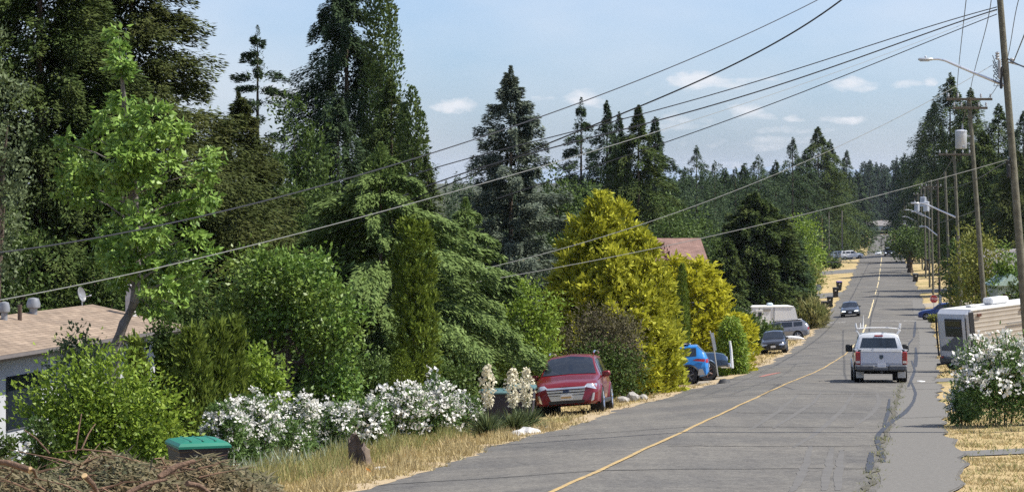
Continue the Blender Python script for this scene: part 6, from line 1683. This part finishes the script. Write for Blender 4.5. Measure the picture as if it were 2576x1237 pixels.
broad('shrub', 255, 880, 205, 47, 'bright green bush filling the lower left', 'shrub', m='bright', ncl=420, nl=30, Lpx=14, t0=.0, inner=.5, up=.35, depth=.55, lobes=9,
      shape=((-.35, 0, .62, .5, .28), (.1, 0, .72, .5, .26), (.5, 0, .52, .45, .30), (-.6, 0, .38, .42, .34), (.62, .1, .30, .38, .28), (0, -.3, .36, .6, .32), (-.1, -.1, .2, .85, .2)))
broad('shrub', 200, 822, 110, 51, 'grey green bush behind the bright bush, against the tan roof', 'shrub', m='greyg', ncl=170, nl=26, Lpx=13, t0=.1, inner=.45, up=.2)
broad('shrub', 418, 752, 84, 57, 'dark leaved shrub below the young tree', 'shrub', m='dgreen', ncl=120, nl=26, Lpx=12, t0=.05, inner=.4)
broad('shrub', 110, 1040, 40, 35, 'dark undergrowth at the fence by the house corner', 'shrub', m='dgreen', ncl=70, nl=26, Lpx=12, t0=.0, inner=.3)
broad('shrub', 10, 1080, 60, 34.5, 'dark growth on the fence at the left edge', 'shrub', m='dgreen', ncl=90, nl=26, Lpx=12, t0=.0, inner=.3)

# bright young tree with big leaves and a bent trunk
d = 50.2
base = gp(288, d)
o = empty('young_tree', base, 'bright green big leaved young tree with a bent trunk in front of the dark conifers', 'tree')
q = lambda px, py, dd=0: pt(px, py, d + dd) - base
tk = MB().tube([Vector((0, 0, -.1)), q(285, 960), q(292, 868), q(312, 812), q(338, 760), q(345, 690), q(345, 560), q(335, 420), q(318, 280), q(300, 130)], [.14, .125, .108, .095, .09, .079, .064, .048, .032, .012], 9)
LB = [(297, 92, 14, 34), (299, 130, 17, 34), (304, 165, 20, 34), (309, 205, 28, 40), (330, 640, 60, 50), (310, 700, 46, 40), (385, 640, 50, 46), (330, 540, 70, 50), (285, 640, 36, 40), (455, 770, 40, 34), (322, 245, 46, 40), (300, 300, 80, 48), (380, 300, 70, 45), (440, 340, 50, 40), (250, 350, 60, 45), (165, 360, 30, 50), (165, 450, 38, 50), (210, 420, 46, 40),
      (330, 400, 90, 60), (430, 430, 70, 55), (520, 430, 46, 36), (540, 390, 24, 24), (520, 490, 46, 34), (470, 520, 55, 40), (300, 480, 90, 60), (215, 490, 46, 36), (400, 520, 80, 50), (360, 590, 80, 46), (270, 580, 50, 40), (470, 600, 46, 34), (440, 650, 60, 40), (490, 690, 50, 34), (420, 720, 60, 40), (350, 680, 56, 40), (505, 640, 34, 30), (380, 780, 50, 30), (250, 440, 50, 40), (360, 340, 60, 46), (325, 300, 44, 36), (330, 370, 50, 40), (345, 440, 56, 40), (330, 500, 56, 40), (350, 560, 56, 40), (335, 620, 56, 40), (350, 680, 56, 36), (395, 720, 50, 36), (300, 660, 40, 34)]
rgt = RNG(); bl = []
for i_, (px, py, rx, rz) in enumerate(LB):
    ddp = float(rgt.uniform(-1, 1)) * (rx + 30) / F * d * 1.1
    if i_ >= len(LB) - 9: ddp = -.75
    c = q(px, py, ddp); r = rx / F * d * .80
    bl.append((c.x, c.y, c.z, r, r * 1.0, rz / F * d * .8))
    hz_ = max(q(0, 745).z, c.z - .5)
    k = min(1, max(0, (hz_ - q(0, 760).z) / (q(0, 130).z - q(0, 760).z))); s0 = q(340 - 40 * k, 0); s0.z = hz_
    tk.tube([s0, (s0 + c) / 2 + Vector((0, 0, .06)), c], [.022, .014, .005], 5)
tk.build('trunk', bark_grey, o, True)
V, Q = blob_leaves(rgt, bl, 350, .14, 32, .14, .074, wexp=.35, up=-.3, out=.75, rnd=.55, inner=.45, flat=.6)
link_mesh('crown', np_mesh('crown', V, Q), LM['maple'], o)

# white flowering bed, plant by plant
def flowers(px, top, hw, d, label, nb=120, br=.045, m='rose', group=None, Lp=10, petal='petal', depth=.8, ncl=120, low=-.6):
    X = px_at(px, d); z0 = float(gz(X, d)); H = (HY - top) / F * d - z0; R = hw / F * d
    o = empty('flowering_shrub', (X, d, z0), label, 'flowering shrub', group)
    rg = RNG(); L = Lp / F * d
    blobs = [(-.45 * R, 0, .45 * H, .55 * R, .55 * R * depth, .48 * H), (.4 * R, 0, .5 * H, .6 * R, .6 * R * depth, .46 * H), (0, -.25 * R * depth, .38 * H, .8 * R, .6 * R * depth, .38 * H), (0, .2 * R, .55 * H, .7 * R, .6 * R * depth, .44 * H)]
    V, Q = blob_leaves(rg, blobs, ncl, R * .25, 30, L, L * .35, up=.45, inner=.2, rnd=.6)
    link_mesh('foliage', np_mesh('foliage', V, Q), LM[m], o)
    B = np.array(blobs); bi = rg.integers(0, 4, nb); dr = rg.normal(size=(nb, 3)) * np.array([1, 1, .8]) + np.array([0, -.5, .45]); dr[:, 2] = np.where(dr[:, 2] < low, np.abs(dr[:, 2]) * .8, dr[:, 2]); dr = unit(dr)
    C = B[bi, :3] + dr * B[bi, 3:6] * rg.uniform(.88, 1.1, nb)[:, None]
    k = np.repeat(np.arange(nb), 16); s = br * rg.uniform(.5, 1.5, nb)[k]
    P = C[k] + rg.normal(size=(len(k), 3)) * s[:, None] * np.array([.75, .75, .5])
    D = unit(rg.normal(size=(len(k), 3)) + dr[k] * .6); N = unit(dr[k] + Z3 * .6 + rg.normal(size=(len(k), 3)) * .5)
    V, Q = cards(P, D, N, s * 1.05, s * .85, fold=.1)
    bo = link_mesh('blossoms', np_mesh('blossoms', V, Q), LM[petal], o); bo['kind'] = 'stuff'
    st = MB()
    for i in range(9):
        a = rg.uniform(-.7, .7); st.tube([(a * R * .4, rg.uniform(-.3, .3) * R, -.05), (a * R * .8, rg.uniform(-.3, .3) * R, H * .6)], [.012, .006], 5)
    st.build('stem', bark, o)
    return o
GF = 'white flowering shrubs in the roadside bed'
for px_, top_, yb_, hw_, lb_, nb_ in ((562, 1000, 1128, 56, 'white flowering shrub at the left end of the bed, next to the green lid', 50), (640, 985, 1124, 66, 'densely flowered white shrub second from the left end of the bed', 80), (735, 988, 1118, 68, 'white flowering shrub left of the stump, third from the left end', 74),
          (830, 1004, 1114, 64, 'white flowering shrub directly behind the stump', 66), (920, 998, 1106, 64, 'white flowering shrub just right of the stump', 66), (1005, 960, 1092, 72, 'tallest white flowering shrub in the middle of the bed', 92),
          (1088, 958, 1084, 68, 'white flowering shrub right of the tallest one', 84), (1158, 985, 1074, 48, 'white flowering shrub at the right end of the bed', 52), (596, 1046, 1150, 62, 'low white flowering shrub in front of the left end of the bed', 26), (712, 1050, 1142, 62, 'low sparsely flowered shrub in front, left of the stump', 18), (1098, 930, 1060, 30, 'small white flowering shrub peeping up behind the bed', 16)):
    d_ = min(sd_(px_, yb_)[1], 50.5 + (px_ - 560) / 600 * 14)
    flowers(px_, top_, hw_, d_, lb_, nb=nb_, br=.056 * d_ / 46, group=GF, m='rose', depth=.8)
flowers(2520, 838, 122, 57, 'big white rose bush at the right edge in front of the cream trailer', nb=150, br=.074, m='rose', Lp=11, ncl=330, low=.15, depth=.9)
flowers(2428, 950, 44, 58, 'left lobe of white roses leaning over the shoulder', nb=36, br=.070, m='rose', Lp=11, ncl=140, low=.15)
flowers(2640, 870, 60, 57, 'white roses continuing past the right edge', nb=50, br=.072, m='rose', Lp=11, ncl=120, low=.15)
flowers(80, 1030, 30, 35.8, 'small white flowering shrub by the house corner', nb=12, br=.05, m='rose')
# yuccas with cream bells
def yucca(px, top, d, label):
    X = px_at(px, d); z0 = float(gz(X, d)); H = (HY - top) / F * d - z0
    o = empty('yucca', (X, d, z0), label, 'yucca', 'yuccas by the dark blue bins'); rg = RNG(); n = 260
    az = rg.uniform(0, 2 * math.pi, n); el = rg.uniform(.1, 1.2, n)
    D = np.stack([np.cos(az) * np.cos(el), np.sin(az) * np.cos(el), np.sin(el)], 1)
    V, Q = cards(np.zeros((n, 3)) + [0, 0, .08], D, Z3 + rg.normal(size=(n, 3)) * .3, rg.uniform(.4, .7, n), .045, wide=.4)
    link_mesh('leaves', np_mesh('leaves', V, Q), LM['greyg'], o)
    MB().tube([(0, 0, 0), (.02, 0, H * .5), (0, 0, H)], [.022, .018, .008], 6).build('stalk', mat('green_stalk', (.16, .18, .07), .7), o, True)
    n = 330; t = rg.uniform(.42, 1.0, n); w = .20 * np.sin(math.pi * (t - .36) / .70) ** .8 * rg.uniform(.3, 1, n)
    az = rg.uniform(0, 2 * math.pi, n)
    P = np.stack([np.cos(az) * w, np.sin(az) * w, t * H], 1); D = rg.normal(size=(n, 3)) * .5 + [0, 0, -.6]
    V, Q = cards(P, D, rg.normal(size=(n, 3)), .085, .06); b = link_mesh('bells', np_mesh('bells', V, Q), LM['cream'], o); b['kind'] = 'stuff'
yucca(1226, 915, 61, 'left cream flowered yucca stalk, beside the bins')
yucca(1290, 925, 62, 'middle cream flowered yucca stalk, between the bins')
yucca(1325, 925, 62.5, 'right cream flowered yucca stalk, next to the red SUV')

# ---------------------------------------------------------------- verge grass and weeds
def blades(name, label, n, fs, d0, d1, L, Wd, m, lean=.35, seed=1, zmax=None, pw=1.0):
    rg = np.random.default_rng(seed)
    d = d0 + (d1 - d0) * rg.random(n) ** pw
    a, b = fs
    A = a(d) if callable(a) else np.full(n, a); B = b(d) if callable(b) else np.full(n, b)
    s = A + (B - A) * rg.random(n)
    # tufts
    s += .12 * np.sin(d * 5.1 + s * 7); d = d + .12 * np.sin(s * 9 + d * 3)
    dens = .5 + .5 * np.sin(d * 1.7 + s * 2.3) * np.sin(s * 3.1 - d * .6)
    keep = rg.random(n) < .35 + .65 * dens
    d, s = d[keep], s[keep]; n = len(d); hgt = (.55 + .9 * dens[keep])
    X = cx(d) + s
    P = np.stack([X, d, gz(X, d) - .01], 1)
    D = np.stack([rg.normal(size=n) * lean, rg.normal(size=n) * lean, np.ones(n)], 1)
    N = np.stack([rg.normal(size=n), rg.normal(size=n) - .8, rg.normal(size=n) * .3], 1)
    ll = L * rg.uniform(.5, 1.4, n) * hgt
    V, Q = cards(P, D, N, ll, np.full(n, Wd), fold=.1, wide=.3)
    o = link_mesh(name, np_mesh(name, V, Q), LM[m])
    return tag(o, label, 'grass', None, 'stuff')
blades('dry_grass', 'tall straw coloured grass along the left road edge', 34000, (lambda d: edge_l(d) - 4.4, lambda d: edge_l(d) - .05), 33, 66, .17, .020, 'straw', .35, 1)
blades('dry_grass', 'short dry grass fringe at the asphalt edge', 9000, (lambda d: edge_l(d) - .7, lambda d: edge_l(d) + .12), 30, 66, .13, .022, 'straw', .7, 2)
blades('weeds', 'grey green weeds rising through the grass before the flower bed', 16000, (lambda d: edge_l(d) - 5.0, lambda d: edge_l(d) - 1.6), 34, 64, .26, .022, 'weed', .35, 3)
blades('weeds', 'pale silvery weeds under the white flowers', 1300, (lambda d: edge_l(d) - 4.8, lambda d: edge_l(d) - 3.2), 46, 60, .34, .03, 'silver', .45, 4)
blades('garden_growth', 'leafy growth under the white flowering bed', 26000, (lambda d: edge_l(d) - 12, lambda d: edge_l(d) - 4.6), 36, 68, .45, .05, 'green', .5, 5)
blades('orange_flowers', 'scattered orange poppies in the dry grass', 34, (lambda d: edge_l(d) - 3.8, lambda d: edge_l(d) - 1.0), 44, 62, .16, .05, 'orange', .5, 6)
blades('dry_grass', 'dry grass around the red SUV and the stones', 9000, (lambda d: edge_l(d) - 4.5, lambda d: edge_l(d) - .1), 60, 108, .12, .03, 'straw', .6, 7)
blades('dry_grass', 'dry grass strip before the blue SUV and hatchback', 9000, (lambda d: edge_l(d) - 5, lambda d: edge_l(d) - .1), 124, 230, .16, .05, 'straw', .6, 8)
blades('dry_lawn', 'dry lawn blades on the right below the rose bush', 26000, (lambda d: edge_r(d) + .05, lambda d: edge_r(d) + 4.5), 30, 44.4, .07, .014, 'straw', .8, 9)
blades('dry_lawn', 'dry lawn blades right beyond the concrete strip', 16000, (lambda d: edge_r(d) + .05, lambda d: edge_r(d) + 6), 46.8, 66, .08, .016, 'straw', .8, 10)
blades('weeds', 'green weeds scattered in the dry lawn on the right', 2600, (lambda d: edge_r(d), lambda d: edge_r(d) + 2.5), 30, 70, .11, .018, 'weed', .8, 11)
blades('crack_weeds', 'weeds growing along the crack at the lane edge', 1500, (4.14, 4.32), 30, 52, .09, .012, 'weed', .8, 12)
blades('crack_weeds', 'sparse weeds farther along the lane edge crack', 500, (4.15, 4.38), 55, 100, .10, .02, 'weed', .8, 13)
blades('dry_grass', 'dry grass strip beside the shoulder at the trailer', 5000, (lambda d: edge_r(d) + .05, lambda d: edge_r(d) + 1.8), 106, 230, .12, .05, 'straw', .7, 14)

# brush pile of cut conifer limbs
def brush():
    base = gp(310, 29.5)
    o = empty('brush_pile', base, 'heap of cut conifer branches along the bottom left', 'brush pile')
    rg = RNG(); n = 15000
    px = rg.uniform(-120, 690, n); dd = rg.uniform(-1.6, 1.6, n)
    prof = np.interp(px, [-150, 0, 100, 220, 330, 420, 520, 600, 660, 700], [1172, 1170, 1190, 1164, 1150, 1172, 1166, 1180, 1210, 1264])
    zt = (HY - prof) / F * 29.5
    X = px / F * 29.5 - HX / F * 29.5
    zg = gz(X, 29.5 + dd)
    h = np.maximum(.15, (zt - zg)) * np.sqrt(np.maximum(.05, 1 - (dd / 1.75) ** 2)) * rg.uniform(.25, 1.0, n) ** .35
    h *= 1 + .10 * np.sin(X * 5.2 + dd * 4)
    P = np.stack([X - base.x, 29.5 + dd - base.y, zg + h - base.z], 1)
    az = np.floor(rg.uniform(0, 9, n)) * .7 + np.sin(X * 2 + dd) * 1.5
    D = np.stack([np.cos(az), np.sin(az) * .7, rg.normal(size=n) * .35 - .15], 1) + rg.normal(size=(n, 3)) * .25
    V, Q = cards(P, D, unit(np.stack([rg.normal(size=n) * .5, rg.normal(size=n) * .5 - .4, np.ones(n)], 1)), .13 * rg.uniform(.6, 1.5, n), .030, wide=.4)
    c = link_mesh('needle_sprays', np_mesh('needle_sprays', V, Q), LM['cut'], o); c['kind'] = 'stuff'
    tw = MB(); r2 = random.Random(7)
    for i in range(170):
        k = r2.randrange(n)
        while px[k] > 540: k = r2.randrange(n)
        p0 = Vector(P[k]) + Vector((0, -.15, .02)); a = r2.uniform(0, 6.28)
        L = r2.uniform(.3, .9); dv = Vector((math.cos(a), math.sin(a) * .4, r2.uniform(-.2, .35)))
        tw.tube([p0, p0 + dv * L * .5 + Vector((0, 0, r2.uniform(-.05, .08))), p0 + dv * L], [.012, .009, .003], 5)
    t = tw.build('twigs', mat('reddish_twig', (.20, .12, .075), .9, .3, 9), o); t['kind'] = 'stuff'
brush()
m_cutw = mat('fresh_cut_wood', (.66, .46, .24), .8, .15, 20)
m_limb = mat('reddish_bark', (.155, .095, .062), .9, .35, 12, bump=.6)
def limb(label, a, b, r, d=28.0, cut=True, mid=None, dz=0):
    A = pt(a[0], a[1], d); Bq = pt(b[0], b[1], d + .25)
    o = empty('cut_branch', A, label, 'branch', 'sawn limbs on the brush pile')
    M_ = (Bq - A) * .5 + Vector((0, 0, .03))
    MB().tube([Vector((0, 0, 0)), M_, Bq - A], [r, r * .9, r * .55], 10).build('limb', m_limb, o, True)
    if cut:
        u = (Bq - A).normalized()
        MB().tube([-u * .012, u * .004], [r * .97, r * .97], 12).build('cut_face', m_cutw, o)
    for k in (.35, .6, .8):
        p0 = (Bq - A) * k
    return o
limb('sawn limb with a round pale end pointing up out of the pile', (213, 1196), (252, 1250), .032, 27.7)
limb('long curved limb at the far left of the pile', (76, 1182), (-40, 1158), .036, 27.7)
limb('small sawn stub with a pale end left of centre', (77, 1177), (92, 1200), .018, 27.6)
limb('thick reddish limb lying across the right of the pile', (400, 1200), (490, 1158), .036, 27.8, False)
limb('thin reddish limb below the thick one', (320, 1240), (420, 1205), .026, 27.5, False)
limb('pale limb curving at the right end of the pile', (470, 1215), (530, 1240), .03, 27.6, False)
limb('slim upright bare twig rising left of the bin', (190, 1140), (205, 1040), .010, 28.4, False)
limb('second bare twig crossing the upright one', (205, 1130), (240, 1065), .009, 28.4, False)
limb('leaning bare twig at the left', (125, 1140), (60, 1080), .010, 28.4, False)

# ---------------------------------------------------------------- summer haze
hz = bpy.data.materials.new('thin_haze'); hz.use_nodes = True
ht = hz.node_tree
for n_ in list(ht.nodes): ht.nodes.remove(n_)
pv = ht.nodes.new('ShaderNodeVolumePrincipled'); pv.inputs['Density'].default_value = HAZE; pv.inputs['Color'].default_value = (.80, .88, 1.0, 1); pv.inputs['Anisotropy'].default_value = .2
ho = ht.nodes.new('ShaderNodeOutputMaterial'); ht.links.new(pv.outputs[0], ho.inputs['Volume'])
o = MB().box((0, 8500, -127.5), (40000, 18000, 345)).build('haze', hz); o['kind'] = 'stuff'
